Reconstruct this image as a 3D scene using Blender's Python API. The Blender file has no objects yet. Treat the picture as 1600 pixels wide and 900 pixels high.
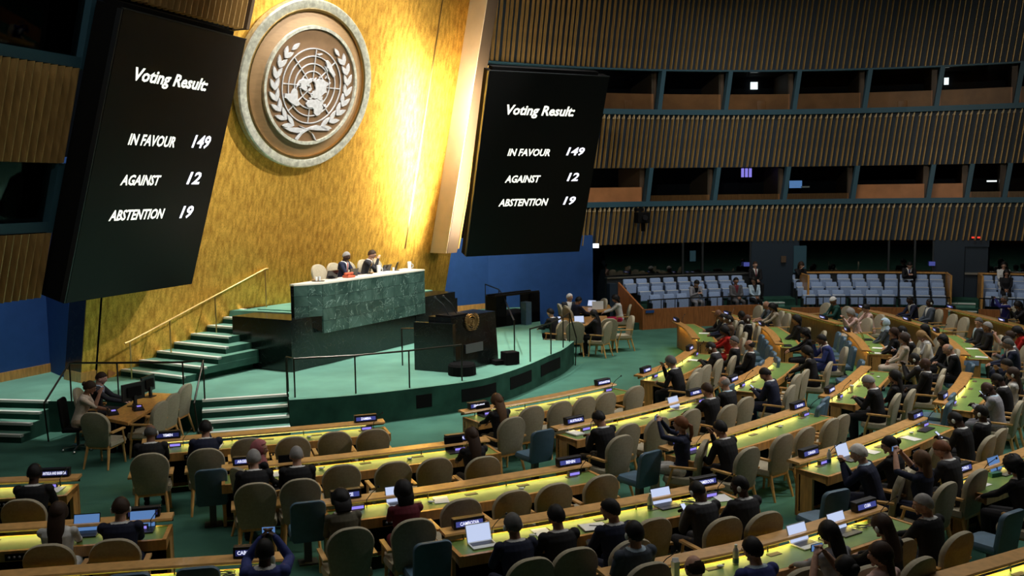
import bpy, bmesh, math, random
import numpy as np
from mathutils import Matrix, Vector
random.seed(7)
SC = bpy.context.scene
COL = SC.collection

# ------------------------------------------------------------------ camera
F = 1500.0; CAMH = 5.1; PITCH = math.atan(153 / F); ROLL = math.radians(.7)
cP, sP = math.cos(PITCH), math.sin(PITCH)
FW = np.array([0, cP, -sP]); _U = np.array([0, sP, cP]); _R = np.array([1., 0, 0])
RT = math.cos(ROLL) * _R - math.sin(ROLL) * _U
UP = math.cos(ROLL) * _U + math.sin(ROLL) * _R
EYE = np.array([0, 0, CAMH])
cam = bpy.data.cameras.new('camera'); camo = bpy.data.objects.new('camera', cam); COL.objects.link(camo)
cam.sensor_width = 36; cam.lens = F / 1600 * 36; cam.clip_end = 200
camo.matrix_world = Matrix(((RT[0], UP[0], -FW[0], 0), (RT[1], UP[1], -FW[1], 0), (RT[2], UP[2], -FW[2], CAMH), (0, 0, 0, 1)))
SC.camera = camo

# ------------------------------------------------------------------ view, world, lights
SC.view_settings.view_transform = 'Standard'; SC.view_settings.look = 'None'
SC.view_settings.gamma = 1; SC.view_settings.exposure = 0.0
SC.view_settings.use_curve_mapping = False
W = bpy.data.worlds.new('world'); SC.world = W; W.use_nodes = True
W.node_tree.nodes['Background'].inputs[0].default_value = (.6, .75, 1, 1)
W.node_tree.nodes['Background'].inputs[1].default_value = .004

def aim(o, target):
    d = Vector(target) - Vector(o.location)
    o.rotation_euler = d.to_track_quat('-Z', 'Y').to_euler()
def area(name, loc, target, sx, sy, power, col=(1, 1, 1), spread=180):
    l = bpy.data.lights.new(name, 'AREA'); l.shape = 'RECTANGLE'; l.size = sx; l.size_y = sy
    l.energy = power; l.color = col; l.spread = math.radians(spread)
    o = bpy.data.objects.new(name, l); COL.objects.link(o); o.location = loc; aim(o, target); return o
def spot(name, loc, target, power, angle, blend=.4, col=(1, 1, 1), r=.25):
    l = bpy.data.lights.new(name, 'SPOT'); l.energy = power; l.color = col
    l.spot_size = math.radians(angle); l.spot_blend = blend; l.shadow_soft_size = r
    o = bpy.data.objects.new(name, l); COL.objects.link(o); o.location = loc; aim(o, target); return o
# stage downlights in the ceiling
spot('stage_downlight', (-3, 23, 15.5), (-3.6, 24.6, .7), 9500, 50, .6, (1, .98, .94), .3)
spot('stage_downlight', (-6, 26, 15.5), (-7.3, 25.2, 1), 9500, 38, .6, (1, .98, .94), .3)
spot('stage_downlight', (1, 28, 15.5), (-.5, 29, .7), 4200, 46, .6, (1, .98, .94), .3)
spot('stage_downlight', (-9, 20, 15.5), (-10.2, 21.2, .7), 6500, 36, .6, (1, .98, .94), .3)
# podium key from the technicians' booths at the back of the hall
spot('podium_key_light', (5, 6, 13), (-4.3, 27, 2.8), 11000, 15, .5, (1, .96, .9), .3)
spot('blue_wall_fill', (4, 30, 14), (1.2, 36, 2.2), 900, 40, .8, (.9, .95, 1), .3)  # added fill spot, brightens the blue wall
# gold wall: washes from the front, plus an added fill from the near side to brighten the pale fin
spot('gold_wall_wash', (4, 17, 15), (-6.0, 27.5, 8.5), 11000, 40, .8, (1, .93, .8), .3)
spot('gold_wall_wash', (9, 25, 15), (-7.5, 26.5, 5.5), 7500, 40, .8, (1, .93, .8), .3)
spot('fin_fill', (-7.5, 21, 15), (-2.2, 32, 7), 9000, 24, .7, (1, .95, .88), .3)
# hall lights: even, dim grid over the delegates
area('hall_ceiling_light', (-7, 13, 15.4), (-7, 13.01, 0), 6, 6, 210, (1, .97, .92), 130)
area('hall_ceiling_light', (3, 15, 15.4), (3, 15.01, 0), 6, 6, 240, (1, .97, .92), 130)
area('hall_ceiling_light', (11, 20, 15.4), (11, 20.01, 0), 6, 6, 400, (1, .97, .92), 130)
area('hall_ceiling_light', (9, 30, 15.4), (9, 30.01, 0), 6, 6, 620, (1, .97, .92), 130)
spot('side_spot', (16, 17, 14.5), (3, 18, .6), 3400, 50, .7, (1, .97, .92), .3)
spot('side_spot', (21, 25, 14.5), (10, 23, .6), 4200, 50, .7, (1, .97, .92), .3)
for k, (tx, ty, tz, pw) in enumerate(((4, 37, 7, 5200), (12, 38, 7, 5600), (20, 35, 7, 5600), (-9.5, 21, 6, 2200))):  # added fill spots that brighten the booth and slat walls
    spot('booth_wall_fill', (-3 + 3 * k, -4, 15.8), (tx, ty, tz), pw, 20, .8, (1, .95, .86), .25)

# ------------------------------------------------------------------ projection helpers: a sight line met with a real surface
def ray(u, v): return (u - 800) / F * RT + (450 - v) / F * UP + FW
def at(u, v, z=0.):
    d = ray(u, v); return EYE + d * (z - CAMH) / d[2]
def aty(u, v, Y):
    d = ray(u, v); return EYE + d * Y / d[1]
def onplane(u, v, p0, n):
    d = ray(u, v); return EYE + d * (((np.asarray(p0) - EYE) @ n) / (d @ n))

# ------------------------------------------------------------------ materials
def mat(name, col, rough=.6, metal=0., noise=0., nscale=8., bump=0., bscale=60., emit=None, estr=0., coat=0., alpha=None, spec=.5, stretch=(1, 1, 1), col2=None):
    m = bpy.data.materials.new(name); m.use_nodes = True
    nt = m.node_tree; b = nt.nodes['Principled BSDF']
    b.inputs['Base Color'].default_value = (*col, 1); b.inputs['Roughness'].default_value = rough
    b.inputs['Metallic'].default_value = metal; b.inputs['Coat Weight'].default_value = coat
    b.inputs['Specular IOR Level'].default_value = spec
    if emit: b.inputs['Emission Color'].default_value = (*emit, 1); b.inputs['Emission Strength'].default_value = estr
    if noise or bump:
        tc = nt.nodes.new('ShaderNodeTexCoord'); mp = nt.nodes.new('ShaderNodeMapping'); mp.inputs['Scale'].default_value = stretch
        nt.links.new(tc.outputs['Object'], mp.inputs['Vector'])
    if noise:
        n = nt.nodes.new('ShaderNodeTexNoise'); n.inputs['Scale'].default_value = nscale; n.inputs['Detail'].default_value = 5
        nt.links.new(mp.outputs[0], n.inputs['Vector'])
        r = nt.nodes.new('ShaderNodeValToRGB'); c2 = col2 or tuple(min(1, c * (1 + noise)) for c in col)
        r.color_ramp.elements[0].position = .35; r.color_ramp.elements[1].position = .68
        r.color_ramp.elements[0].color = (*(c * (1 - noise) for c in col), 1); r.color_ramp.elements[1].color = (*c2, 1)
        nt.links.new(n.outputs[0], r.inputs[0]); nt.links.new(r.outputs[0], b.inputs['Base Color'])
    if bump:
        n2 = nt.nodes.new('ShaderNodeTexNoise'); n2.inputs['Scale'].default_value = bscale; n2.inputs['Detail'].default_value = 3
        nt.links.new(mp.outputs[0], n2.inputs['Vector'])
        bp = nt.nodes.new('ShaderNodeBump'); bp.inputs['Strength'].default_value = bump; bp.inputs['Distance'].default_value = .02
        nt.links.new(n2.outputs[0], bp.inputs['Height']); nt.links.new(bp.outputs[0], b.inputs['Normal'])
    return m
def glass_mat(name, tint=(.8, .95, .95), refl=.12, rough=.02):
    m = bpy.data.materials.new(name); m.use_nodes = True; nt = m.node_tree
    nt.nodes.remove(nt.nodes['Principled BSDF'])
    t = nt.nodes.new('ShaderNodeBsdfTransparent'); t.inputs[0].default_value = (*tint, 1)
    g = nt.nodes.new('ShaderNodeBsdfGlossy'); g.inputs['Roughness'].default_value = rough
    x = nt.nodes.new('ShaderNodeMixShader'); f = nt.nodes.new('ShaderNodeFresnel'); f.inputs[0].default_value = 1.5
    a = nt.nodes.new('ShaderNodeMath'); a.operation = 'ADD'; a.inputs[1].default_value = refl; a.use_clamp = True
    nt.links.new(f.outputs[0], a.inputs[0]); nt.links.new(a.outputs[0], x.inputs[0])
    nt.links.new(t.outputs[0], x.inputs[1]); nt.links.new(g.outputs[0], x.inputs[2])
    nt.links.new(x.outputs[0], nt.nodes['Material Output'].inputs[0]); return m
M = {}
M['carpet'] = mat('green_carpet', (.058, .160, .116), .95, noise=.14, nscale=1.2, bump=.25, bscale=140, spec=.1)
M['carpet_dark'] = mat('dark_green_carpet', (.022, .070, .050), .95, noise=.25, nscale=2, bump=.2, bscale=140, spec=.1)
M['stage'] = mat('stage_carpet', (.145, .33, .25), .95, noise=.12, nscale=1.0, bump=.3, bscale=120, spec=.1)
M['nosing'] = mat('pale_stair_nosing', (.72, .74, .68), .6)
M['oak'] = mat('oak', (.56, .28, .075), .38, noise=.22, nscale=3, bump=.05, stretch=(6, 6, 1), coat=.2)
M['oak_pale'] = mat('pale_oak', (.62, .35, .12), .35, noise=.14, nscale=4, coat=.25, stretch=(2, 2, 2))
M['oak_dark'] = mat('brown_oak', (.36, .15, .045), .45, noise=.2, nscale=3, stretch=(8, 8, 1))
M['cherry'] = mat('reddish_wood', (.34, .12, .035), .42, noise=.25, nscale=2.5, stretch=(10, 10, 1), coat=.15)
M['leather'] = mat('green_leather', (.17, .28, .07), .38, noise=.12, nscale=5, bump=.08, bscale=200)
M['strip'] = mat('desk_light_strip', (.9, .85, .4), .5, emit=(1., .82, .22), estr=10.5)
M['strip_dim'] = mat('desk_light_strip_dim', (.9, .85, .4), .5, emit=(.75, .86, .30), estr=.9)
M['beige'] = mat('beige_fabric', (.37, .33, .235), .85, noise=.08, nscale=30, bump=.12, bscale=300, spec=.2)
M['beige_lit'] = mat('cream_leather', (.70, .58, .38), .6)
M['bluefab'] = mat('blue_leather', (.072, .135, .195), .45, noise=.08, nscale=10)
M['bluetrib'] = mat('blue_seat_fabric', (.29, .40, .63), .7, noise=.08, nscale=20)
M['grey'] = mat('dark_grey_metal', (.05, .055, .06), .4, metal=.6)
M['greypost'] = mat('grey_pedestal', (.10, .10, .10), .5)
M['black'] = mat('black_plastic', (.012, .012, .014), .4)
M['matte'] = mat('matte_black', (.006, .006, .006), .9, spec=.1)
M['screen'] = mat('black_screen', (.004, .004, .005), .45, spec=.25)
M['rail'] = mat('dark_bronze_rail', (.035, .03, .022), .35, metal=.7)
M['brass'] = mat('brass', (.75, .52, .22), .28, metal=1.)
M['steel'] = mat('steel', (.62, .62, .6), .3, metal=1.)
M['blue'] = mat('blue_wall_paint', (.022, .075, .25), .8, noise=.06, nscale=3, spec=.2)
M['teal'] = mat('teal_painted_steel', (.028, .085, .12), .55)
M['navy'] = mat('dark_blue_panel', (.010, .022, .038), .6)
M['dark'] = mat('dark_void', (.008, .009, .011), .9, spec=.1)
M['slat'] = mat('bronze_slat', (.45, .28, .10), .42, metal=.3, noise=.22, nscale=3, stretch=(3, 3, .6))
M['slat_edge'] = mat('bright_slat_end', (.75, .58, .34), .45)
M['boothwood'] = mat('booth_wood', (.42, .17, .06), .5, noise=.15, nscale=2)
M['pillar'] = mat('cream_pillar', (.78, .60, .40), .55, noise=.05, nscale=2)
M['brown'] = mat('brown_edge', (.09, .055, .03), .6)
M['washlamp'] = mat('wash_lamp_face', (1, 1, 1), .5, emit=(1, .9, .68), estr=75)
M['cream_top'] = mat('cream_desk_top', (.72, .68, .58), .4)
M['white'] = mat('white_paper', (.80, .80, .78), .7)
M['whiteplastic'] = mat('white_plastic', (.7, .72, .68), .4)
M['red'] = mat('red_leather', (.45, .09, .04), .5)
M['ceil'] = mat('ceiling_plaster', (.08, .08, .085), .9)
M['silver'] = mat('brushed_silver', (.60, .61, .64), .38, metal=.35, noise=.12, nscale=12)
M['rim'] = mat('silver_leaf_rim', (.66, .67, .58), .32, metal=.5, noise=.25, nscale=9)
M['emblemwood'] = mat('emblem_wood', (.26, .16, .075), .5, metal=.1, noise=.10, nscale=4, stretch=(1, 1, 4))
M['emblemdark'] = mat('emblem_inner_wood', (.17, .10, .05), .5, metal=.1, noise=.10, nscale=4)
M['goldmark'] = mat('dull_gold', (.40, .25, .10), .4, metal=.6)
M['ledtext'] = mat('led_white_text', (1, 1, 1), .5, emit=(1, 1, .86), estr=1.15)
M['ledblue'] = mat('led_blue_white_text', (1, 1, 1), .5, emit=(.86, .84, 1), estr=1.25)
M['platetext'] = mat('plate_text', (1, 1, 1), .5, emit=(.75, .78, 1), estr=1.1)
M['platescreen'] = mat('plate_display', (.01, .01, .05), .3, emit=(.07, .085, .34), estr=.7)
M['platedim'] = mat('plate_display_dim', (.01, .01, .03), .3, emit=(.02, .025, .12), estr=.7)
M['purple'] = mat('purple_display', (.02, .01, .05), .3, emit=(.30, .24, .85), estr=1.0)
M['laptop_on'] = mat('laptop_screen_lit', (.1, .1, .1), .3, emit=(.62, .72, 1), estr=.85)
M['laptop_blue'] = mat('laptop_screen_blue', (.05, .05, .1), .3, emit=(.11, .24, .52), estr=.8)
M['laptop_off'] = mat('laptop_screen_off', (.005, .005, .006), .15)
M['lit'] = mat('lit_window', (1, 1, 1), .5, emit=(.95, 1, 1), estr=1.3)
M['exit'] = mat('red_exit_light', (.3, .0, .0), .5, emit=(1, .06, .03), estr=.9)
M['glass'] = glass_mat('clear_glass', (.93, .97, .97), .0)
M['tribglass'] = glass_mat('dark_reflecting_glass', (.30, .36, .36), .09)
M['bottle'] = mat('bottle_metal', (.55, .55, .53), .35, metal=.4)
M['glasscup'] = mat('drinking_glass', (.75, .78, .78), .1, spec=.8)
M['cup'] = mat('paper_cup', (.75, .68, .42), .6)

def marble(name, dark, light, vein, rough, scale, vw=.06):
    m = bpy.data.materials.new(name); m.use_nodes = True; nt = m.node_tree; b = nt.nodes['Principled BSDF']
    tc = nt.nodes.new('ShaderNodeTexCoord')
    n = nt.nodes.new('ShaderNodeTexNoise'); n.inputs['Scale'].default_value = scale; n.inputs['Detail'].default_value = 8; n.inputs['Distortion'].default_value = 1.2
    oi = nt.nodes.new('ShaderNodeObjectInfo'); ad = nt.nodes.new('ShaderNodeVectorMath'); ad.operation = 'ADD'
    sc = nt.nodes.new('ShaderNodeVectorMath'); sc.operation = 'SCALE'; sc.inputs['Scale'].default_value = 30
    cmb = nt.nodes.new('ShaderNodeCombineXYZ')
    for i in range(3): nt.links.new(oi.outputs['Random'], cmb.inputs[i])
    nt.links.new(cmb.outputs[0], sc.inputs[0]); nt.links.new(tc.outputs['Object'], ad.inputs[0]); nt.links.new(sc.outputs[0], ad.inputs[1])
    nt.links.new(ad.outputs[0], n.inputs['Vector'])
    r = nt.nodes.new('ShaderNodeValToRGB'); r.color_ramp.elements[0].color = (*dark, 1); r.color_ramp.elements[1].color = (*light, 1)
    r.color_ramp.elements[0].position = .35; r.color_ramp.elements[1].position = .7
    nt.links.new(n.outputs[0], r.inputs[0])
    n2 = nt.nodes.new('ShaderNodeTexNoise'); n2.inputs['Scale'].default_value = scale * .9; n2.inputs['Detail'].default_value = 4; n2.inputs['Distortion'].default_value = 3
    nt.links.new(ad.outputs[0], n2.inputs['Vector'])
    v = nt.nodes.new('ShaderNodeMath'); v.operation = 'SUBTRACT'; v.inputs[1].default_value = .5; nt.links.new(n2.outputs[0], v.inputs[0])
    v2 = nt.nodes.new('ShaderNodeMath'); v2.operation = 'ABSOLUTE'; nt.links.new(v.outputs[0], v2.inputs[0])
    r2 = nt.nodes.new('ShaderNodeValToRGB'); r2.color_ramp.elements[0].color = (1, 1, 1, 1); r2.color_ramp.elements[1].color = (0, 0, 0, 1)
    r2.color_ramp.elements[0].position = 0; r2.color_ramp.elements[1].position = vw * .35
    nt.links.new(v2.outputs[0], r2.inputs[0])
    mx = nt.nodes.new('ShaderNodeMix'); mx.data_type = 'RGBA'; mx.inputs['B'].default_value = (*vein, 1)
    nt.links.new(r2.outputs[0], mx.inputs['Factor']); nt.links.new(r.outputs[0], mx.inputs['A'])
    nt.links.new(mx.outputs['Result'], b.inputs['Base Color']); b.inputs['Roughness'].default_value = rough
    return m
M['marble'] = marble('green_marble', (.022, .050, .042), (.060, .115, .096), (.22, .32, .28), .22, 1.15, .022)
M['blackmarble'] = marble('black_marble', (.005, .006, .006), (.011, .014, .013), (.06, .065, .06), .18, 1.6, .012)

def gold_mat():
    m = bpy.data.materials.new('gold_leaf_wall'); m.use_nodes = True; nt = m.node_tree; b = nt.nodes['Principled BSDF']
    tc = nt.nodes.new('ShaderNodeTexCoord')
    def noise(scale, stretch, detail):
        mp = nt.nodes.new('ShaderNodeMapping'); mp.inputs['Scale'].default_value = stretch; nt.links.new(tc.outputs['UV'], mp.inputs['Vector'])
        n = nt.nodes.new('ShaderNodeTexNoise'); n.inputs['Scale'].default_value = scale; n.inputs['Detail'].default_value = detail
        nt.links.new(mp.outputs[0], n.inputs['Vector']); return n
    n1 = noise(5.0, (2.2, .6, 1), 8)
    r = nt.nodes.new('ShaderNodeValToRGB'); e = r.color_ramp.elements
    e[0].position = .30; e[0].color = (.50, .27, .045, 1); e[1].position = .62; e[1].color = (.84, .52, .105, 1)
    nt.links.new(n1.outputs[0], r.inputs[0])
    n3 = noise(30, (2.0, .6, 1), 6)
    r3 = nt.nodes.new('ShaderNodeValToRGB'); r3.color_ramp.elements[0].position = .36; r3.color_ramp.elements[1].position = .5
    r3.color_ramp.elements[0].color = (.45, .42, .35, 1); r3.color_ramp.elements[1].color = (1, 1, 1, 1)
    nt.links.new(n3.outputs[0], r3.inputs[0])
    mx = nt.nodes.new('ShaderNodeMix'); mx.data_type = 'RGBA'; mx.blend_type = 'MULTIPLY'; mx.inputs['Factor'].default_value = .55
    nt.links.new(r.outputs[0], mx.inputs['A']); nt.links.new(r3.outputs[0], mx.inputs['B'])
    nt.links.new(mx.outputs['Result'], b.inputs['Base Color'])
    b.inputs['Metallic'].default_value = 1.0; b.inputs['Roughness'].default_value = .40
    b.inputs['Anisotropic'].default_value = .93; b.inputs['Anisotropic Rotation'].default_value = .25
    tg = nt.nodes.new('ShaderNodeTangent'); tg.direction_type = 'UV_MAP'; tg.uv_map = 'uv'
    nt.links.new(tg.outputs[0], b.inputs['Tangent'])
    n2 = noise(34, (1.3, .9, 1), 5)
    n4 = noise(4, (1, .5, 1), 3)
    ad = nt.nodes.new('ShaderNodeMath'); ad.operation = 'MULTIPLY_ADD'; ad.inputs[1].default_value = 1.2
    nt.links.new(n4.outputs[0], ad.inputs[0]); nt.links.new(n2.outputs[0], ad.inputs[2])
    bp = nt.nodes.new('ShaderNodeBump'); bp.inputs['Strength'].default_value = .11; bp.inputs['Distance'].default_value = .03
    nt.links.new(ad.outputs[0], bp.inputs['Height']); nt.links.new(bp.outputs[0], b.inputs['Normal'])
    b2 = nt.nodes.new('ShaderNodeBsdfPrincipled'); b2.inputs['Metallic'].default_value = 1.0; b2.inputs['Roughness'].default_value = .62
    nt.links.new(mx.outputs['Result'], b2.inputs['Base Color']); nt.links.new(bp.outputs[0], b2.inputs['Normal'])
    ms = nt.nodes.new('ShaderNodeMixShader'); ms.inputs[0].default_value = .5
    nt.links.new(b.outputs[0], ms.inputs[1]); nt.links.new(b2.outputs[0], ms.inputs[2]); nt.links.new(ms.outputs[0], nt.nodes['Material Output'].inputs[0])
    return m
M['gold'] = gold_mat()
_mc = {}
def flat(col, rough=.75, key=''):
    k = (tuple(round(c, 3) for c in col), rough)
    if k not in _mc: _mc[k] = mat('cloth_%d' % len(_mc) if not key else key + '_%d' % len(_mc), col, rough, noise=.10, nscale=25, bump=.1, bscale=60, spec=.25)
    return _mc[k]

# ------------------------------------------------------------------ mesh helpers
class MB:
    def __init__(s): s.v = []; s.f = []; s.m = []
    def add(s, vs, fs, m=0):
        o = len(s.v); s.v += [tuple(map(float, p)) for p in vs]; s.f += [tuple(i + o for i in f) for f in fs]; s.m += [m] * len(fs); return s
    def box(s, c, size, rz=0., m=0, tilt=0.):
        R = Matrix.Rotation(rz, 3, 'Z') @ Matrix.Rotation(tilt, 3, 'X'); hx, hy, hz = (q / 2 for q in size)
        vs = [tuple(R @ Vector((x * hx, y * hy, z * hz)) + Vector(c)) for x, y, z in
              ((-1, -1, -1), (1, -1, -1), (1, 1, -1), (-1, 1, -1), (-1, -1, 1), (1, -1, 1), (1, 1, 1), (-1, 1, 1))]
        return s.add(vs, [(0, 3, 2, 1), (4, 5, 6, 7), (0, 1, 5, 4), (1, 2, 6, 5), (2, 3, 7, 6), (3, 0, 4, 7)], m)
    def hexa(s, b, t, m=0):           # two quads, bottom and top
        return s.add(list(b) + list(t), [(3, 2, 1, 0), (4, 5, 6, 7), (0, 1, 5, 4), (1, 2, 6, 5), (2, 3, 7, 6), (3, 0, 4, 7)], m)
    def prism(s, poly, z0, z1, m=0):  # vertical prism over any outline
        n = len(poly); z0 = z0 if hasattr(z0, '__len__') else [z0] * n; z1 = z1 if hasattr(z1, '__len__') else [z1] * n
        vs = [(p[0], p[1], a) for p, a in zip(poly, z0)] + [(p[0], p[1], a) for p, a in zip(poly, z1)]
        return s.add(vs, [tuple(range(n))[::-1], tuple(range(n, 2 * n))] + [(i, (i + 1) % n, n + (i + 1) % n, n + i) for i in range(n)], m)
    def loft(s, rings, m=0, cap=True):
        n = len(rings[0]); o = len(s.v); vs = [p for r in rings for p in r]; fs = []
        for k in range(len(rings) - 1):
            for i in range(n): fs.append((k * n + i, k * n + (i + 1) % n, (k + 1) * n + (i + 1) % n, (k + 1) * n + i))
        if cap: fs += [tuple(range(n))[::-1], tuple((len(rings) - 1) * n + i for i in range(n))]
        return s.add(vs, fs, m)
    def tube(s, path, r, seg=8, m=0, flat_=1.):
        path = [np.asarray(p, float) for p in path]; k = len(path)
        rad = r if hasattr(r, '__len__') else [r] * k; rings = []; a = None
        for i in range(k):
            t = path[min(i + 1, k - 1)] - path[max(i - 1, 0)]; t = t / (np.linalg.norm(t) + 1e-9)
            if a is None: a = np.array([0, 0, 1.]) if abs(t[2]) < .9 else np.array([1., 0, 0])
            a = a - t * (a @ t); a /= np.linalg.norm(a); b = np.cross(t, a)
            rr = rad[i] if hasattr(rad[i], '__len__') else (rad[i], rad[i] * flat_)
            rings.append([path[i] + a * rr[0] * math.cos(2 * math.pi * j / seg) + b * rr[1] * math.sin(2 * math.pi * j / seg) for j in range(seg)])
        return s.loft(rings, m)
    def ell(s, c, r, seg=12, rings=8, m=0, R=None):
        R = np.eye(3) if R is None else np.array(R); c = np.array(c); L = []
        for i in range(1, rings):
            th = math.pi * i / rings
            L.append([c + R @ np.array([r[0] * math.sin(th) * math.cos(2 * math.pi * j / seg), r[1] * math.sin(th) * math.sin(2 * math.pi * j / seg), -r[2] * math.cos(th)]) for j in range(seg)])
        o = len(s.v); vs = [p for q in L for p in q] + [c + R @ np.array([0, 0, -r[2]]), c + R @ np.array([0, 0, r[2]])]; fs = []
        for k in range(rings - 2):
            for i in range(seg): fs.append((k * seg + i, k * seg + (i + 1) % seg, (k + 1) * seg + (i + 1) % seg, (k + 1) * seg + i))
        b = len(vs) - 2; t = len(vs) - 1; e = (rings - 2) * seg
        for i in range(seg): fs.append((b, (i + 1) % seg, i)); fs.append((t, e + i, e + (i + 1) % seg))
        return s.add(vs, fs, m)
    def lathe(s, prof, seg=24, m=0, fr=None):   # prof (r,h); fr = (origin, ax, ay, axis)
        o, ax, ay, az = fr or ((0, 0, 0), (1, 0, 0), (0, 1, 0), (0, 0, 1)); o, ax, ay, az = (np.asarray(q, float) for q in (o, ax, ay, az))
        rings = [[o + az * h + ax * r * math.cos(2 * math.pi * j / seg) + ay * r * math.sin(2 * math.pi * j / seg) for j in range(seg)] for r, h in prof]
        return s.loft(rings, m)
    def sweep(s, path, prof, m=0, nrm=None):     # path Nx2, nrm Nx2 sideways unit; prof list (u,z)
        rings = [[(p[0] + n[0] * u, p[1] + n[1] * u, z) for u, z in prof] for p, n in zip(path, nrm)]
        return s.loft(rings, m)
def new_mesh(name, mb, mats, smooth=False):
    me = bpy.data.meshes.new(name); me.from_pydata(mb.v, [], mb.f)
    mats = mats if isinstance(mats, (list, tuple)) else [mats]
    for q in mats: me.materials.append(q)
    if len(mats) > 1: me.polygons.foreach_set('material_index', mb.m)
    bm = bmesh.new(); bm.from_mesh(me); bmesh.ops.recalc_face_normals(bm, faces=bm.faces); bm.to_mesh(me); bm.free()
    if smooth:
        me.polygons.foreach_set('use_smooth', [True] * len(me.polygons))
        try: me.set_sharp_from_angle(angle=math.radians(40))
        except Exception: pass
    me.update(); return me
def tag(o, label=None, cat=None, group=None, kind=None):
    for k, v in (('label', label), ('category', cat), ('group', group), ('kind', kind)):
        if v: o[k] = v
    return o
def obj(name, mb, mats, parent=None, smooth=False, bevel=0.):
    if parent is not None and parent.get('_m') is not None:
        inv = Matrix([list(parent['_m'])[i * 4:i * 4 + 4] for i in range(4)]).inverted()
        mb.v = [tuple(inv @ Vector(p)) for p in mb.v]
    o = bpy.data.objects.new(name, new_mesh(name, mb, mats, smooth)); COL.objects.link(o)
    if parent is not None:
        o.parent = parent
        if parent.get('_m') is not None: o['_m'] = list(parent['_m'])
    if bevel:
        b = o.modifiers.new('bevel', 'BEVEL'); b.width = bevel; b.segments = 2; b.limit_method = 'ANGLE'
    return o
def thing(name, label, cat, loc=(0, 0, 0), rz=0., group=None, world=True):
    o = bpy.data.objects.new(name, None); COL.objects.link(o); o.location = tuple(map(float, loc)); o.rotation_euler = (0, 0, rz)
    o.empty_display_size = .1
    if world:
        m = Matrix.Translation(Vector(tuple(map(float, loc)))) @ Matrix.Rotation(rz, 4, 'Z'); o['_m'] = [x for r in m for x in r]
    return tag(o, label, cat, group)
def struct(name, mb, mats, parent=None, smooth=False):
    return tag(obj(name, mb, mats, parent, smooth), kind='structure')
KIDS = {}
def kids(o):
    if o.name not in KIDS: KIDS[o.name] = [c for c in bpy.data.objects if c.parent == o]
    return KIDS[o.name]
def copy_thing(root, loc, rz, label, group=None):
    r = root.copy(); COL.objects.link(r); r.location = tuple(map(float, loc)); r.rotation_euler = (0, 0, rz); r['label'] = label
    if group: r['group'] = group
    for ch in kids(root):
        c = ch.copy(); COL.objects.link(c); c.parent = r
        for g in kids(ch):
            d = g.copy(); COL.objects.link(d); d.parent = c
    return r
TEXTS = []
def text(name, s, size, mtl, frame, parent, bold=.0, shear=0., ext=.004, align='CENTER', wscale=1.):
    c = bpy.data.curves.new(name, 'FONT'); c.body = s; c.size = size; c.align_x = align; c.align_y = 'CENTER'
    c.extrude = ext; c.offset = bold; c.shear = shear; c.resolution_u = 2
    o = bpy.data.objects.new('tmp_' + name, c); COL.objects.link(o); TEXTS.append((o, name, mtl, frame, parent, wscale)); return o
def flush_text():
    bpy.context.view_layer.update(); dg = bpy.context.evaluated_depsgraph_get(); done = []
    for o, name, mtl, fr, par, ws in TEXTS:
        me = bpy.data.meshes.new_from_object(o.evaluated_get(dg)); done.append(me)
    for (o, name, mtl, fr, par, ws), me in zip(TEXTS, done):
        me.materials.clear(); me.materials.append(mtl); me.name = name
        n = bpy.data.objects.new(name, me); COL.objects.link(n)
        org, ax, ay, az = (Vector(tuple(map(float, q))) for q in fr)
        m = Matrix(((ax.x * ws, ay.x, az.x, org.x), (ax.y * ws, ay.y, az.y, org.y), (ax.z * ws, ay.z, az.z, org.z), (0, 0, 0, 1)))
        if par is not None:
            n.parent = par
            if par.get('_m') is not None: m = Matrix([list(par['_m'])[i * 4:i * 4 + 4] for i in range(4)]).inverted() @ m
        me.transform(m); bpy.data.objects.remove(o)
    TEXTS.clear()
def unit(v): v = np.asarray(v, float); return v / np.linalg.norm(v)
def ordw(i): return ('first', 'second', 'third', 'fourth', 'fifth', 'sixth', 'seventh', 'eighth', 'ninth', 'tenth', 'eleventh', 'twelfth')[i]

# ================================================================== SETTING
rad = math.radians
TH, AL = rad(38), rad(13.5)
T = np.array([math.sin(TH), math.cos(TH), 0]); N = np.array([T[1], -T[0], 0])
A0 = at(152, 578, .93); TA = math.tan(AL)
UPW = np.array([0, 0, math.cos(AL)]) + N * math.sin(AL)       # up along the leaning wall
NW = np.array([0, 0, -math.sin(AL)]) + N * math.cos(AL)       # its outward normal
def sp(s, off, z): p = A0 + T * s + N * (off + TA * (z - .93)); return np.array([p[0], p[1], z])
def on_gold(u, v, off=0.):
    p = onplane(u, v, A0 + N * off, NW); q = p - A0; return float(q @ T), float(p[2])

# floor: one carpet over the hall
mb = MB().add([(-40, -14, 0), (40, -14, 0), (40, 60, 0), (-40, 60, 0)], [(0, 1, 2, 3)])
struct('floor', mb, M['carpet'])
struct('ceiling', MB().box((2, 16, 17.0), (60, 62, .3)), M['ceil'])
struct('wall_back', MB().box((2, -12, 8), (60, .3, 18)), M['boothwood'])

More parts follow.
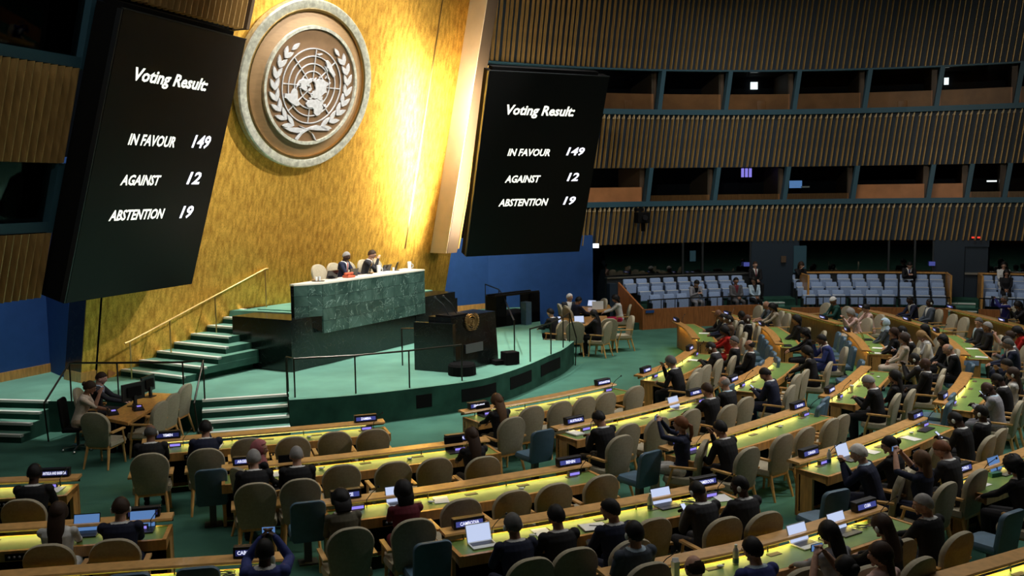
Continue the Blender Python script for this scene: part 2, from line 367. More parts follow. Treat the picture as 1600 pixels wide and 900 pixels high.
# stage platform
PZ = .68
front = [at(u, v, PZ) for u, v in ((452, 625), (550, 618), (650, 607), (740, 595), (785, 584), (830, 568), (857, 556), (880, 546), (897, 533))]
def smooth(P, n=8):
    P = [np.asarray(p, float) for p in P]; Q = [2 * P[0] - P[1]] + P + [2 * P[-1] - P[-2]]; out = []
    for i in range(1, len(Q) - 2):
        for k in range(n):
            t = k / n; a, b, c, d = Q[i - 1], Q[i], Q[i + 1], Q[i + 2]
            out.append(.5 * (2 * b + (c - a) * t + (2 * a - 5 * b + 4 * c - d) * t * t + (3 * b - a - 3 * c + d) * t ** 3))
    out.append(P[-1]); return out
arc = smooth(front, 4)
SR0, SR1 = at(316, 625, PZ), at(449, 616, PZ)
SL0, SL1 = at(-110, 622, PZ), at(75, 627, PZ)
pl = [SL0, SL1, SR0, SR1] + arc + [at(848, 531, PZ), np.array([1.0, 37.5, 0]), np.array([-3, 39, 0]), np.array([-17, 31, 0]), np.array([-17, 20, 0])]
mb = MB().prism([p[:2] for p in pl], 0, PZ)
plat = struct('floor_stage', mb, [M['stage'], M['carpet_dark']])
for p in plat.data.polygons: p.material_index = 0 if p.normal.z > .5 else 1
# dark grilles along the platform front
AL_ = [0.]
for i in range(1, len(arc)): AL_.append(AL_[-1] + np.linalg.norm((arc[i] - arc[i - 1])[:2]))
def arcpt(d):
    i = min(max(0, int(np.searchsorted(AL_, d)) - 1), len(arc) - 2); t = (d - AL_[i]) / (AL_[i + 1] - AL_[i]); return arc[i] + (arc[i + 1] - arc[i]) * t
def arc_near(u, v, z): 
    q = at(u, v, z); return AL_[int(np.argmin([np.linalg.norm((a - q)[:2]) for a in arc]))]
for u0, u1 in (((652, 640), (697, 633)), ((716, 625), (777, 612)), ((795, 606), (837, 590)), ((848, 584), (874, 570))):
    d0, d1 = arc_near(*u0, .3), arc_near(*u1, .3)
    if d1 - d0 < .3: d1 = d0 + .8
    P = [arcpt(d0 + (d1 - d0) * k / 5) for k in range(6)]; mb = MB(); nr = []
    for k in range(6):
        t = unit((P[min(k + 1, 5)] - P[max(k - 1, 0)])[:2]); nr.append((t[1], -t[0]))
    mb.sweep([p[:2] for p in P], [(-.03, .22), (.012, .22), (.012, .52), (-.03, .52)], nrm=nr)
    struct('vent_panel', mb, M['matte'], plat)
# steps from the floor to the platform, both sides of the secretariat table
def stairs(name, a, b, fr, n, rise, run, z0, side_ext=0.):
    d = unit((b - a)[:2]); f = np.array(fr)
    root = None
    mb = MB(); ns = []
    for k in range(1, n + 1):                                   # k = 1 lowest
        o = (n - k) * run; zt = z0 + rise * k
        p = [a[:2] + f * o, b[:2] + f * o, b[:2] - f * .05, a[:2] - f * .05]
        if k < n: mb.prism(p, z0 if k == 1 else z0 + rise * (k - 1), zt)
        ns.append((a[:2] + f * o, b[:2] + f * o, zt))
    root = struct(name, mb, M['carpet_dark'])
    for q0, q1, zt in ns:
        nb = MB().hexa([(*(q0 + f * .012), zt - .045), (*(q1 + f * .012), zt - .045), (*(q1 - f * .09), zt - .045), (*(q0 - f * .09), zt - .045)],
                       [(*(q0 + f * .012), zt + .006), (*(q1 + f * .012), zt + .006), (*(q1 - f * .09), zt + .006), (*(q0 - f * .09), zt + .006)])
        struct('stair_nosing', nb, M['nosing'], root)
        if True:
            tb = MB().hexa([(*(q0 - f * .05), zt - .02), (*(q1 - f * .05), zt - .02), (*(q1 - f * .32), zt - .02), (*(q0 - f * .32), zt - .02)],
                           [(*(q0 - f * .05), zt + .004), (*(q1 - f * .05), zt + .004), (*(q1 - f * .32), zt + .004), (*(q0 - f * .32), zt + .004)])
            struct('stair_tread', tb, M['stage'], root)
    return root
def perp(a, b):
    d = unit((b - a)[:2]); return np.array([d[1], -d[0]])
stairs('stairs_right', SR0, SR1, perp(SR0, SR1), 4, .17, .31, 0)
stairs('stairs_left', SL0, SL1, perp(SL0, SL1), 4, .17, .31, 0)

# podium frame (the plinth and everything on it)
THP = rad(30.4); TP = np.array([math.sin(THP), math.cos(THP), 0]); NP_ = np.array([TP[1], -TP[0], 0])
G = at(457, 582, PZ); K = at(366, 572, PZ); UZ = PZ + 8 * .165
def on_podium(u, v, off): 
    p = onplane(u, v, G + NP_ * off, NP_); return p
pe = on_podium(711, 466, 0); ze = float(pe[2])
sE = float((pe - G) @ TP)
back = 5.5
# upper floor behind the plinth
Ustart = K[:2]
mb = MB().prism([K[:2], G[:2], (G + TP * sE)[:2], (G + TP * sE - NP_ * back)[:2], (K - NP_ * 4 + TP * .0)[:2]], PZ, UZ - .03)
struct("floor_upper_stage", MB().prism([(K[:2]+TP[:2]*.9),(G+TP*1.0-NP_*.85)[:2],(G+TP*sE-NP_*.85)[:2],(G+TP*sE-NP_*back)[:2],(K-NP_*4)[:2]], PZ, UZ), M["stage"])
# upper flight: eight steps along the gold wall
lefts = [(189, 577), (211, 564), (240, 549), (260, 535), (282.5, 520), (305, 506), (323, 494), (344, 481)]
rights = [(322, 581), (339, 570), (355, 556), (364, 541)]
dn = unit((G - K)[:2]); ups = MB(); rootst = None; lf = []
for k, q in enumerate(lefts): lf.append(at(*q, PZ + .165 * (k + 1))[:2])
l0, l7 = lf[0], lf[7]; lf = [l0 + (l7 - l0) * k / 7 for k in range(8)]
climb = unit(l7 - l0); nz = np.array([climb[1], -climb[0]])
tops = []
for k in range(8):
    zt = PZ + .165 * (k + 1)
    if k < 3: r = at(*rights[k], zt)[:2]; w = float((r - lf[k]) @ nz)
    else: r = at(372, lefts[k][1] + 4, zt)[:2]; w = max(.8, float((r - lf[k]) @ nz))
    a = lf[k] - nz * .5; b = lf[k] + nz * w; e = climb * (7.2 - .42 * k)
    ups.prism([a, b, b + e, a + e], PZ if k == 0 else zt - .165, zt); tops.append((a, b, zt))
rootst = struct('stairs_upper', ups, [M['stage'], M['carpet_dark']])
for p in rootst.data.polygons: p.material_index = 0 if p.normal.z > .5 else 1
for a, b, zt in tops:
    f = -climb
    struct('stair_nosing', MB().hexa([(*(a + f * .012), zt - .045), (*(b + f * .012), zt - .045), (*(b - f * .11), zt - .045), (*(a - f * .11), zt - .045)],
           [(*(a + f * .012), zt + .008), (*(b + f * .012), zt + .008), (*(b - f * .11), zt + .008), (*(a - f * .11), zt + .008)]), M['nosing'], rootst)

# gold wall
S_END = on_gold(703, 397)[0] + .05
mb = MB(); ns, nzs = 24, 24; vs = []; uvs = []
for i in range(ns + 1):
    for j in range(nzs + 1):
        s = S_END * i / ns; z = .4 + 14.6 * j / nzs; vs.append(sp(s, 0, z)); uvs.append((s, z))
fs = [(i * (nzs + 1) + j, (i + 1) * (nzs + 1) + j, (i + 1) * (nzs + 1) + j + 1, i * (nzs + 1) + j + 1) for i in range(ns) for j in range(nzs)]
mb.add(vs, fs)
gold = struct('wall_gold', mb, M['gold'])
uvl = gold.data.uv_layers.new(name='uv')
for li, l in enumerate(gold.data.loops): uvl.data[li].uv = uvs[l.vertex_index]
struct('wall_gold_backing', MB().hexa([sp(-.05, -.5, .4), sp(S_END, -.5, .4), sp(S_END, -.06, .4), sp(-.05, -.06, .4)], [sp(-.05, -.5, 15), sp(S_END, -.5, 15), sp(S_END, -.06, 15), sp(-.05, -.06, 15)]), M['dark'])
SA_, SB_ = on_gold(128, 560)[0], on_gold(149, 560)[0]
# pilaster at the near end: gold front, dark stone flank
def gbox(s0, s1, o0, o1, z0, z1): return [sp(s0, o1, z0), sp(s1, o1, z0), sp(s1, o0, z0), sp(s0, o0, z0)], [sp(s0, o1, z1), sp(s1, o1, z1), sp(s1, o0, z1), sp(s0, o0, z1)]
pil = struct('wall_pilaster', MB().hexa(*gbox(SA_, SB_, -.75, .0, .68, 9)), M['blackmarble'])
o = struct('gold_facing', MB().hexa(*gbox(SA_, SB_, .0, .03, .93, 9)), M['gold'], pil)
uvl = o.data.uv_layers.new(name='uv')
for li, l in enumerate(o.data.loops): co = o.data.vertices[l.vertex_index].co; uvl.data[li].uv = (co.x + co.y, co.z)
struct('baseboard_stage', MB().hexa(*gbox(SA_ - .02, SB_ + .02, -.75, .05, .68, .93)), M['oak'])
struct('wall_gold_shade_gap', MB().hexa(*gbox(SB_, .02, -.2, -.1, .68, 14)), M['brown'])  # brown strip carries the painted shade of the recess
# sloping skirting beside the upper flight, and the grille at the top
def sk(p0, p1, h0, h1, th=.04):
    return MB().hexa([(*p0[:2], p0[2]), (*p1[:2], p1[2]), (*(p1[:2] - nz * .25), p1[2]), (*(p0[:2] - nz * .25), p0[2])], [(*p0[:2], p0[2] + h0), (*p1[:2], p1[2] + h1), (*(p1[:2] - nz * .25), p1[2] + h1), (*(p0[:2] - nz * .25), p0[2] + h0)])
a = np.array([*(lf[0] - climb * .35 - nz * .02), PZ]); b = np.array([*(lf[7] + climb * .05 - nz * .02), PZ + 8 * .165])
struct('baseboard_stairs', sk(a, b, .28, .2), M['oak_dark'])
struct('trim_1', sk(a + [0, 0, .28], b + [0, 0, .2], .03, .03), M['oak'])
va, vb = at(372, 476, UZ), at(461, 464.5, UZ)
vd = unit((vb - va)[:2]); vn = np.array([vd[1], -vd[0]]); vb = va + np.array([*(vd * 3.6), 0])
def vbox(d0, d1, o0, o1, z0, z1, base=va, d=vd, n=vn):
    q = [base[:2] + d * d0 + n * o1, base[:2] + d * d1 + n * o1, base[:2] + d * d1 + n * o0, base[:2] + d * d0 + n * o0]
    return MB().prism(q, z0, z1)
vent = struct('trim_2', vbox(0, 3.6, -.3, .0, UZ - .05, UZ + .36), M['oak'])
struct('grille_recess', vbox(.1, 3.5, -.05, .012, UZ + .07, UZ + .27), M['matte'], vent)
for k in range(34): struct('grille_bar', vbox(.14 + k * .1, .16 + k * .1, 0, .022, UZ + .07, UZ + .27), M['brown'], vent)
# pale fin between gold and slats
PIL_S = on_gold(672, 395)[0]; PIL_Z = on_gold(672, 395)[1]
fin = struct('wall_fin', MB().hexa(*gbox(PIL_S + .02, PIL_S + .5, -.4, .72, PIL_Z, 15)), M['brown'])
struct('fin_face', MB().hexa(*gbox(PIL_S, PIL_S + .02, -.0, .70, PIL_Z, 15)), M['pillar'], fin)
for k, s in enumerate((.5, .68)): struct('slat', MB().hexa(*gbox(PIL_S + s + .1, PIL_S + s + .17, .3, .5, PIL_Z + .1 * k, 9)), M['slat'], fin)
struct('trim_3', MB().hexa(*gbox(on_gold(697, 200)[0] - 1.06, on_gold(697, 200)[0] - 1.01, -.02, .006, 3.3, 15)), M['brass'])

# blue walls under the slats on both sides of the gold
bl0, bl1 = at(-120, 622, PZ), at(79, 581, PZ)
def wallslab(a, b, z0, z1, th, n):
    q = [a[:2], b[:2], b[:2] - n * th, a[:2] - n * th]; return MB().prism(q, z0, z1)
dL = unit((bl1 - bl0)[:2]); nL = np.array([dL[1], -dL[0]])
struct('wall_left_blue', wallslab(bl0, bl1, 0, 6, .2, nL), M['blue'])
struct('baseboard_left', wallslab(bl0 + [*(nL * .03), 0], bl1 + [*(nL * .03), 0], PZ, PZ + .22, .05, nL), M['oak'])
c2 = sp(SA_, -.4, .93)
struct('wall_left_return', wallslab(bl1, np.array([*c2[:2], 0]), 0, 6, .2, perp(bl1, c2)), M['blue'])
br0, br1 = at(690, 489, PZ), at(764, 481.5, PZ)
dR = unit((br1 - br0)[:2]); nR = np.array([dR[1], -dR[0]]); br2 = br1 + np.array([*(dR * 0), 0]); br3 = np.array([3.1, 36.6, 0])
struct('wall_right_blue', MB().prism([br0[:2], br1[:2], br3[:2], br3[:2] + [0, .3], br1[:2] + [-.1, .3], br0[:2] + [-.2, .3]], 0, 3.35), M['blue'])
struct('baseboard_right', wallslab(br0 + [*(nR * .03), 0], br1 + [*(nR * .03), 0], PZ, PZ + .2, .05, nR), M['oak'])

# ---- the leaning slat wall on the near side
THL, ALL_ = rad(18), rad(16)
TL = np.array([math.sin(THL), math.cos(THL), 0]); NL_ = np.array([TL[1], -TL[0], 0]); tL = math.tan(ALL_)
LS = .933
pc = np.array([-8.11, 22.5, 5.83]) ; pc = EYE + (pc - EYE) * LS
P0L = pc - NL_ * .75
NLW = NL_ * math.cos(ALL_) - np.array([0, 0, math.sin(ALL_)])
def lp(s, off, z): q = P0L + TL * s + NL_ * (off + tL * (z - P0L[2])); return np.array([q[0], q[1], z])
def onL(u, v): p = onplane(u, v, P0L, NLW); return float((p - P0L) @ TL), float(p[2])
def lbox(s0, s1, o0, o1, z0, z1): return [lp(s0, o1, z0), lp(s1, o1, z0), lp(s1, o0, z0), lp(s0, o0, z0)], [lp(s0, o1, z1), lp(s1, o1, z1), lp(s1, o0, z1), lp(s0, o0, z1)]
zt1b, zt1t = onL(50, 254)[1], onL(50, 97)[1]      # middle tier of slats
zt0b, zt0t = onL(20, 470)[1], onL(20, 367)[1]     # lower tier
ztop = onL(290, 24)[1]
sEnd = onL(374, 40)[0]; sLo = onL(104, 160)[0] + .15; sMin = onL(0, 250)[0] - 2.5
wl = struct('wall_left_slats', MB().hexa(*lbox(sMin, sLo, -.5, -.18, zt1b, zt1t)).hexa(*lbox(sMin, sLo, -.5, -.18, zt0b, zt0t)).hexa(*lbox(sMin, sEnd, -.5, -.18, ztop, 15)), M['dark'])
def tri_slat(w, dp):                 # unit slat along +z (0..1): hollow triangular batten, apex to the front
    m = MB(); a = [(-w / 2, 0), (w / 2, 0), (0, dp)]
    return a
def slatL(s, z0, z1, w=.10, d=.16, cap=True):
    m = MB(); pr = [(-w / 2, -.02), (w / 2, -.02), (w * .12, d), (-w * .12, d)]
    m.loft([[lp(s + a, b, z0) for a, b in pr], [lp(s + a, b, z1) for a, b in pr]])
    o = struct('slat', m, M['slat'], wl)
s = sMin
while s < sLo - .1:
    slatL(s, zt1b, zt1t); slatL(s, zt0b, zt0t); s += .185
s = onL(196, 8)[0] - .6
while s < sEnd: slatL(s, ztop, 14.8, .11, .2); s += .2
struct('wall_left_edge', MB().hexa(*lbox(sEnd, sEnd + .12, -.5, .22, ztop, 15)), M['brown'])
for i, (za, zb) in enumerate(((zt1t, ztop), (zt0t, zt1b))):
    struct('trim_%d' % (4 + i), MB().hexa(*lbox(sMin, sLo + .3, -.25, .05, za + .02, za + .22)), M['teal'])
    struct('window_%d' % (1 + i), MB().hexa(*lbox(sMin, sLo + .3, -.12, -.1, za + .22, zb)), M['glass'])
    struct('wall_left_booth_%s' % ('upper', 'middle')[i], MB().hexa(*lbox(sMin, sLo + .3, -2.2, -2.1, za, zb)).hexa(*lbox(sMin, sLo + .3, -2.2, -.3, za - .1, za + .1)), M['navy'])
    struct('ledge_left_%s' % ('upper', 'middle')[i], MB().hexa(*lbox(sMin, onL(88, 80)[0] if i == 0 else onL(16, 340)[0], -.6, -.3, za + .2, za + .62)), M['boothwood'])
    struct('post_left_%s' % ('upper', 'middle')[i], MB().hexa(*lbox(sLo + .0 - .15 * i, sLo + .12, -.2, .06, za, zb)), M['teal'])

# ---- the curved booth wall opposite: circle about RC
RC = np.array([10.9, 18.6]); RR = 19.7; LEAN = math.tan(rad(7.2))
def ring(phi, r, z): return np.array([RC[0] + r * math.sin(phi), RC[1] + r * math.cos(phi), z])
def ringphi(u, r=RR):
    d = ray(u, 300); k = d[0] / d[1]        # x = k*y
    a = 1 + k * k; b = -2 * (k * RC[0] + RC[1]); c = RC @ RC - r * r
    y = (-b + math.sqrt(b * b - 4 * a * c)) / (2 * a); return math.atan2(k * y - RC[0], y - RC[1])
def ringz(u, v, r=RR):
    p = ring(ringphi(u, r), r, 0); return float(aty(u, v, p[1])[2])
PH0, PH1 = ringphi(735), rad(82)
def ringband(p0, p1, r0, r1, z0, z1, n=28):
    m = MB(); rings = []
    for k in range(n + 1):
        p = p0 + (p1 - p0) * k / n; rings.append([ring(p, r0, z0), ring(p, r1, z0), ring(p, r1, z1), ring(p, r0, z1)])
    return m.loft(rings)
Z0, Z1, Z2, Z3, Z4, Z5, Z6 = 1.67, 2.95, 4.40, 5.89, 7.93, 9.66, 15.2
tiers = (('wall_right_upper', Z5, Z6, PH0, .215), ('wall_right_middle', Z3, Z4, ringphi(900), .205), ('wall_right_lower', Z1, Z2, ringphi(880), .205))
PHS = ringphi(1600) + rad(9)
slw, sld = .072, .14
for name, za, zb, pa, pitch in tiers:
    w = struct(name, ringband(pa, PH1, RR + .16, RR + .5, za, zb), M['navy'])
    h = zb - za; me = {}
    sm = MB(); pr = [(-slw / 2, .0), (slw / 2, .0), (slw * .16, sld), (-slw * .16, sld)]
    zt = h - (.16 if za < 9 else 0)
    sm.loft([[(a - 0, -b, 0) for a, b in pr], [(a + LEAN * zt, -b, zt) for a, b in pr]])
    smesh = new_mesh('slat', sm, M['slat'])
    tm = MB()                                                   # open bright tip: a thin frame
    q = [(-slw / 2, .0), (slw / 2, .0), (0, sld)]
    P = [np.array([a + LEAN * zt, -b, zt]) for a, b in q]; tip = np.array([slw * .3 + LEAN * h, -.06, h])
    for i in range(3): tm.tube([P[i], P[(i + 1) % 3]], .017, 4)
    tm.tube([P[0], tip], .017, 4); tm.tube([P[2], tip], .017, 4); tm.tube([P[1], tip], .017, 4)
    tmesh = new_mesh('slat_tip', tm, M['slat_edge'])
    n = int((PHS - pa) * RR / pitch); rnd = random.Random(3)
    for k in range(n):
        p = pa + k * pitch / RR; jit = (rnd.random() - .5) * .05 / RR
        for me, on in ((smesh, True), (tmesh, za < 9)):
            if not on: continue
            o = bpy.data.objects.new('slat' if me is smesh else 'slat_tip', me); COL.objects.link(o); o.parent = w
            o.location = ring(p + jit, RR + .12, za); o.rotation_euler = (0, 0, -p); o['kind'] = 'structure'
# beams, posts, ledges, booth rooms
for i, (za, nm) in enumerate(((Z4, 'upper'), (Z2, 'lower'))):
    struct('trim_%d' % (6 + i), ringband(ringphi(905), PH1, RR - .02, RR + .4, za, za + .2), M['teal'])
struct('trim_8', ringband(ringphi(740), PH1, RR - .0, RR + .3, Z5 - .06, Z5), M['teal'])
for nm, za, zb, us, ustep in (('upper', Z4 + .2, Z5 - .06, [923, 1030, 1133, 1239, 1348, 1459, 1582], 0), ('lower', Z2 + .2, Z3, [905, 1012, 1117, 1226, 1333, 1451, 1511, 1570], 0)):
    ph = [ringphi(u) for u in us]; 
    while ph[-1] < rad(62): ph.append(ph[-1] + .128)
    for k, p in enumerate(ph[1:]):
        h = zb - za; m = MB(); r0 = RR - .02
        m.hexa([ring(p - .0042, r0, za), ring(p + .0042, r0, za), ring(p + .0042, r0 + .35, za), ring(p - .0042, r0 + .35, za)],
               [ring(p - .0042 + LEAN * h / RR, r0, zb), ring(p + .0042 + LEAN * h / RR, r0, zb), ring(p + .0042 + LEAN * h / RR, r0 + .35, zb), ring(p - .0042 + LEAN * h / RR, r0 + .35, zb)])
        struct('post_%s' % nm, m, M['teal'])
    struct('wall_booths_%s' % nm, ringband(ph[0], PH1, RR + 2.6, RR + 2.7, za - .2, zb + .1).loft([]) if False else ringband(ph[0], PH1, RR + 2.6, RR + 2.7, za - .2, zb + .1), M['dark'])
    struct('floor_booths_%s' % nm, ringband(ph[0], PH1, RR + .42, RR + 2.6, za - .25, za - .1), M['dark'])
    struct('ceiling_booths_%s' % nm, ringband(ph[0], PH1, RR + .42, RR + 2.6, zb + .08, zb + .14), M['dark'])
    for k in range(len(ph) - 1):
        p0, p1 = ph[k] + .006, ph[k + 1] - .006
        hascherry = nm == 'upper' or k in (0, 4, 5)
        lh = .62 if nm == 'upper' else .55
        struct('booth_ledge_%s' % nm, ringband(p0, p1, RR + .3, RR + .9, za, za + (lh if hascherry else .22), 3), M['boothwood'] if hascherry else M['oak_dark'])
        struct('booth_partition_%s' % nm, MB().hexa([ring(p1 - .002, RR + .4, za), ring(p1 + .008, RR + .4, za), ring(p1 + .008, RR + 2.5, za), ring(p1 - .002, RR + 2.5, za)],
               [ring(p1 - .002, RR + .4, zb), ring(p1 + .008, RR + .4, zb), ring(p1 + .008, RR + 2.5, zb), ring(p1 - .002, RR + 2.5, zb)]), M['brown'])
        if not (nm == 'lower' and hascherry):
            struct('window_%d' % (3 + k + (20 if nm == 'lower' else 0)), ringband(p0 + .003, p1 - .003, RR + .16, RR + .18, za, zb - .02, 3), M['glass'])
# lit windows at the back of two booths
for u, v, w, h in ((1176, 134, .30, .30), (1473, 127, .17, .28)):
    r = RR + 2.45; p = ringphi(u, r); z = ringz(u, v, r)
    o = struct('window_%d' % (40 + u % 7), MB().box((0, 0, 0), (w, .03, h)), M['lit']); o.location = ring(p, r, z); o.rotation_euler = (0, 0, -p)
# ground level under the ring: parapet, glass, dark wall
struct('wall_right_parapet', ringband(ringphi(943), ringphi(1172), 19.45, 19.6, 0, Z0), M['grey'])
struct('wall_right_glazed_back', ringband(ringphi(930), PH1, RR + 2.2, RR + 2.3, 0, Z1 + .1), M['navy'])
def panes(us, za):
    for a, b in zip(us[:-1], us[1:]):
        struct('window_%d' % (int(a) % 90 + 50), ringband(ringphi(a) + .001, ringphi(b) - .001, RR + .12, RR + .15, za, Z1, 3), M['tribglass'])
        struct('mullion', ringband(ringphi(b) - .0018, ringphi(b) + .0018, RR + .08, RR + .18, za, Z1, 1), M['grey'])
panes((947, 1069, 1100, 1175), Z0); panes((1252, 1392, 1433, 1462), Z0); panes((1550, 1640, 1720, 1800), Z0)
struct('wall_right_dark', ringband(ringphi(1176), ringphi(1251), RR + .05, RR + .3, 0, Z1), M['navy'])
struct('wall_right_door_side', ringband(ringphi(1463), ringphi(1511), RR + .05, RR + .3, 0, Z1), M['navy'])
dr = struct('door_1', ringband(ringphi(1512), ringphi(1548), RR + .12, RR + .2, .4, Z1 - .25, 2), M['navy'])
struct('push_bar', ringband(ringphi(1512), ringphi(1545), RR + .02, RR + .08, 1.62, 1.70, 2), M['steel'], dr)
struct('wall_right_over_door', ringband(ringphi(1511), ringphi(1549), RR + .05, RR + .3, Z1 - .25, Z1, 2), M['navy'])
struct('wall_right_parapet_far', ringband(ringphi(1250), ringphi(1482), 19.45, 19.6, 0, Z0), M['grey'])
struct('wall_right_parapet_end', ringband(ringphi(1536), rad(60), 19.45, 19.6, 0, Z0), M['grey'])
for a, b, i in ((943, 1172, 9), (1250, 1482, 10), (1536, 1720, 11)):
    struct('trim_%d' % i, ringband(ringphi(a), ringphi(b), 19.40, 19.62, Z0, Z0 + .05), M['steel'] if i == 9 else M['oak'])
for u in (1247, 1482, 1534): struct('trim_%d' % (12 + u % 5), ringband(ringphi(u) - .002, ringphi(u) + .002, 18.0, 19.62, .3, Z0 + .05, 1), M['oak'])
# exit lights and small signs
for u, v, w, h, mt, lab in ((1523, 371, .10, .06, 'exit', 'small red exit light over the dark blue door'), (1532, 371, .10, .06, 'exit', 'second small red exit light over the dark blue door')):
    r = RR - .12; o = tag(obj('exit_light', MB().box((0, 0, 0), (w, .05, h)), M[mt]), lab, 'light'); o.location = ring(ringphi(u, r), r, ringz(u, v, r)); o.rotation_euler = (0, 0, -ringphi(u, r))
for u, v, w, h, mt, lab in ((1168, 413, .22, .16, 'platescreen', 'small blue lit sign on the dark glass behind the nearer blue seats'), (1460, 412, .22, .16, 'platescreen', 'small blue lit sign on the dark glass beside the blue door'),
                        (1226, 405, .2, .26, 'brown', 'small dark red notice on the navy wall panel between the glass walls'), (1083, 400, .24, .42, 'teal', 'pale green paper notice on the dark glass'),):
    r = RR - .03; o = tag(obj('wall_sign', MB().box((0, 0, 0), (w, .04, h)), M[mt]), lab, 'sign'); o.location = ring(ringphi(u, r), r, ringz(u, v, r)); o.rotation_euler = (0, 0, -ringphi(u, r))
struct('trim_20', ringband(ringphi(1242), ringphi(1262), RR - .0, RR + .05, Z0, Z1 - .2, 1), M['teal'])
# tribune floor steps and front walls
RF = 17.1
for k, r in enumerate((17.15, 17.85, 18.55)):
    struct('floor_tribune_%d' % k, ringband(ringphi(985, r) if r else 0, rad(60), r, 19.6, 0 if k == 0 else .25 * k, .25 * (k + 1)), M['carpet_dark'])
TRI = ringphi(1010, RF)
wA, wB = at(1007, 517), at(1060, 513.5)
fw = struct('wall_tribune_front', ringband(ringphi(1006, RF - .1), ringphi(1192, RF - .1), RF - .1, RF, 0, .74, 10), M['cherry'])
struct('wall_tribune_front_far', ringband(ringphi(1240, RF - .1), ringphi(1488, RF - .1), RF - .1, RF, 0, .60, 12), M['cherry'])
struct('wall_tribune_front_end', ringband(ringphi(1536, RF - .1), rad(55), RF - .1, RF, 0, .60, 8), M['cherry'])
# sloping wooden flank of the near tribune
e0, e1 = ring(ringphi(1007, RF - .1), RF - .1, 0), ring(ringphi(968, 18.2), 18.2, 0)
dd = unit((e1 - e0)[:2]); pn = np.array([dd[1], -dd[0]])
struct('wall_tribune_flank', MB().prism([e0[:2], e1[:2], e1[:2] - pn * .08, e0[:2] - pn * .08], 0, [.76, 1.65, 1.65, .76]), M['cherry'])
struct('wall_tribune_side', ringband(ringphi(943), ringphi(968, 19), 19.2, 19.5, 0, 1.5, 3), M['navy'])
for a, b, i, z in ((1011, 1190, 0, 1.07), (1262, 1490, 1, .99), (1536, 1680, 2, .99)):
    t = thing('tribune_handrail', ('thin brown handrail along the front of the nearer blue seats', 'thin brown handrail along the front of the wide block of blue seats', 'thin brown handrail at the far end block of blue seats')[i], 'handrail', ring(ringphi(a, RF), RF, .7 if i == 0 else .58))
    n = 24; pts = [ring(ringphi(a, RF) + (ringphi(b, RF) - ringphi(a, RF)) * k / n, RF - .05, z) for k in range(n + 1)]
    obj('rail', MB().tube(pts, .022, 6), M['rail'], t, True)
    for k in range(0, n + 1, 3): obj('post', MB().tube([pts[k], [pts[k][0], pts[k][1], .72 if i == 0 else .58]], .015, 6), M['rail'], t)
# aisle steps between the tribune blocks
for ua, ub in ((1196, 1238), (1487, 1534)):
    m = MB(); 
    for k in range(3): 
        r = 17.0 + .6 * k
        p0, p1 = ringphi(ua, 17.5), ringphi(ub, 17.5)
        struct('stair_tread', ringband(p0, p1, r, r + .66, .22 * k, .22 * (k + 1), 3), M['stage'])
        struct('stair_nosing', ringband(p0, p1, r - .02, r + .08, .22 * (k + 1) - .03, .22 * (k + 1) + .01, 3), M['nosing'])

# ================================================================== STAGE OBJECTS
def text_fit(name, s, mtl, frame, w, h, parent, shear=0., bold=.0, ext=.01):
    c = bpy.data.curves.new(name, 'FONT'); c.body = s; c.size = 1; c.align_x = 'CENTER'; c.align_y = 'CENTER'
    c.extrude = .0; c.offset = bold; c.shear = shear; c.resolution_u = 2
    o = bpy.data.objects.new('tmp_' + name, c); COL.objects.link(o); TEXTS.append((o, name, mtl, frame, parent, (w, h)))
def flush_text():
    if not TEXTS: return
    bpy.context.view_layer.update(); dg = bpy.context.evaluated_depsgraph_get(); done = []
    for q in TEXTS: done.append(bpy.data.meshes.new_from_object(q[0].evaluated_get(dg)))
    for (o, name, mtl, fr, par, (w, h)), me in zip(TEXTS, done):
        me.materials.clear(); me.materials.append(mtl); me.name = name
        n = len(me.vertices); co = np.zeros(n * 3); me.vertices.foreach_get('co', co); co = co.reshape(n, 3)
        lo, hi = co.min(0), co.max(0); co[:, :2] = (co[:, :2] - (lo + hi)[:2] / 2) * (w / max(1e-6, hi[0] - lo[0]), h / max(1e-6, hi[1] - lo[1]))
        org, ax, ay, az = (np.asarray(q, float) for q in fr)
        P = org + np.outer(co[:, 0], ax) + np.outer(co[:, 1], ay) + np.outer(np.full(n, .004), az)
        if par is not None and par.get('_m') is not None:
            iv = np.array(Matrix([list(par['_m'])[i * 4:i * 4 + 4] for i in range(4)]).inverted()); P = P @ iv[:3, :3].T + iv[:3, 3]
        me.vertices.foreach_set('co', P.ravel()); me.update()
        nobj = bpy.data.objects.new(name, me); COL.objects.link(nobj)
        if par is not None: nobj.parent = par
        bpy.data.objects.remove(o)
    TEXTS.clear()

# ---- plinth
ptop = UZ - .02
gk = unit((K - G)[:2])
pl1 = thing('podium_plinth', 'long black marble plinth carrying the green marble desk on the stage', 'plinth', (*G[:2], PZ))
body = MB().prism([G[:2], (G + TP * sE)[:2], (G + TP * sE - NP_ * .9)[:2], (G + TP * 1.1 - NP_ * .9)[:2], K[:2] + TP[:2] * 1.1, K[:2]], PZ + .002, ptop)
obj('body', body, M['blackmarble'], pl1)
ext0 = sE - 2.1
obj('end_block', MB().prism([(G + TP * ext0 + NP_ * .02)[:2], (G + TP * (sE + .1) + NP_ * .02)[:2], (G + TP * (sE + .1) - NP_ * 1.2)[:2], (G + TP * ext0 - NP_ * 1.2)[:2]], PZ + .001, ze), M['blackmarble'], pl1)
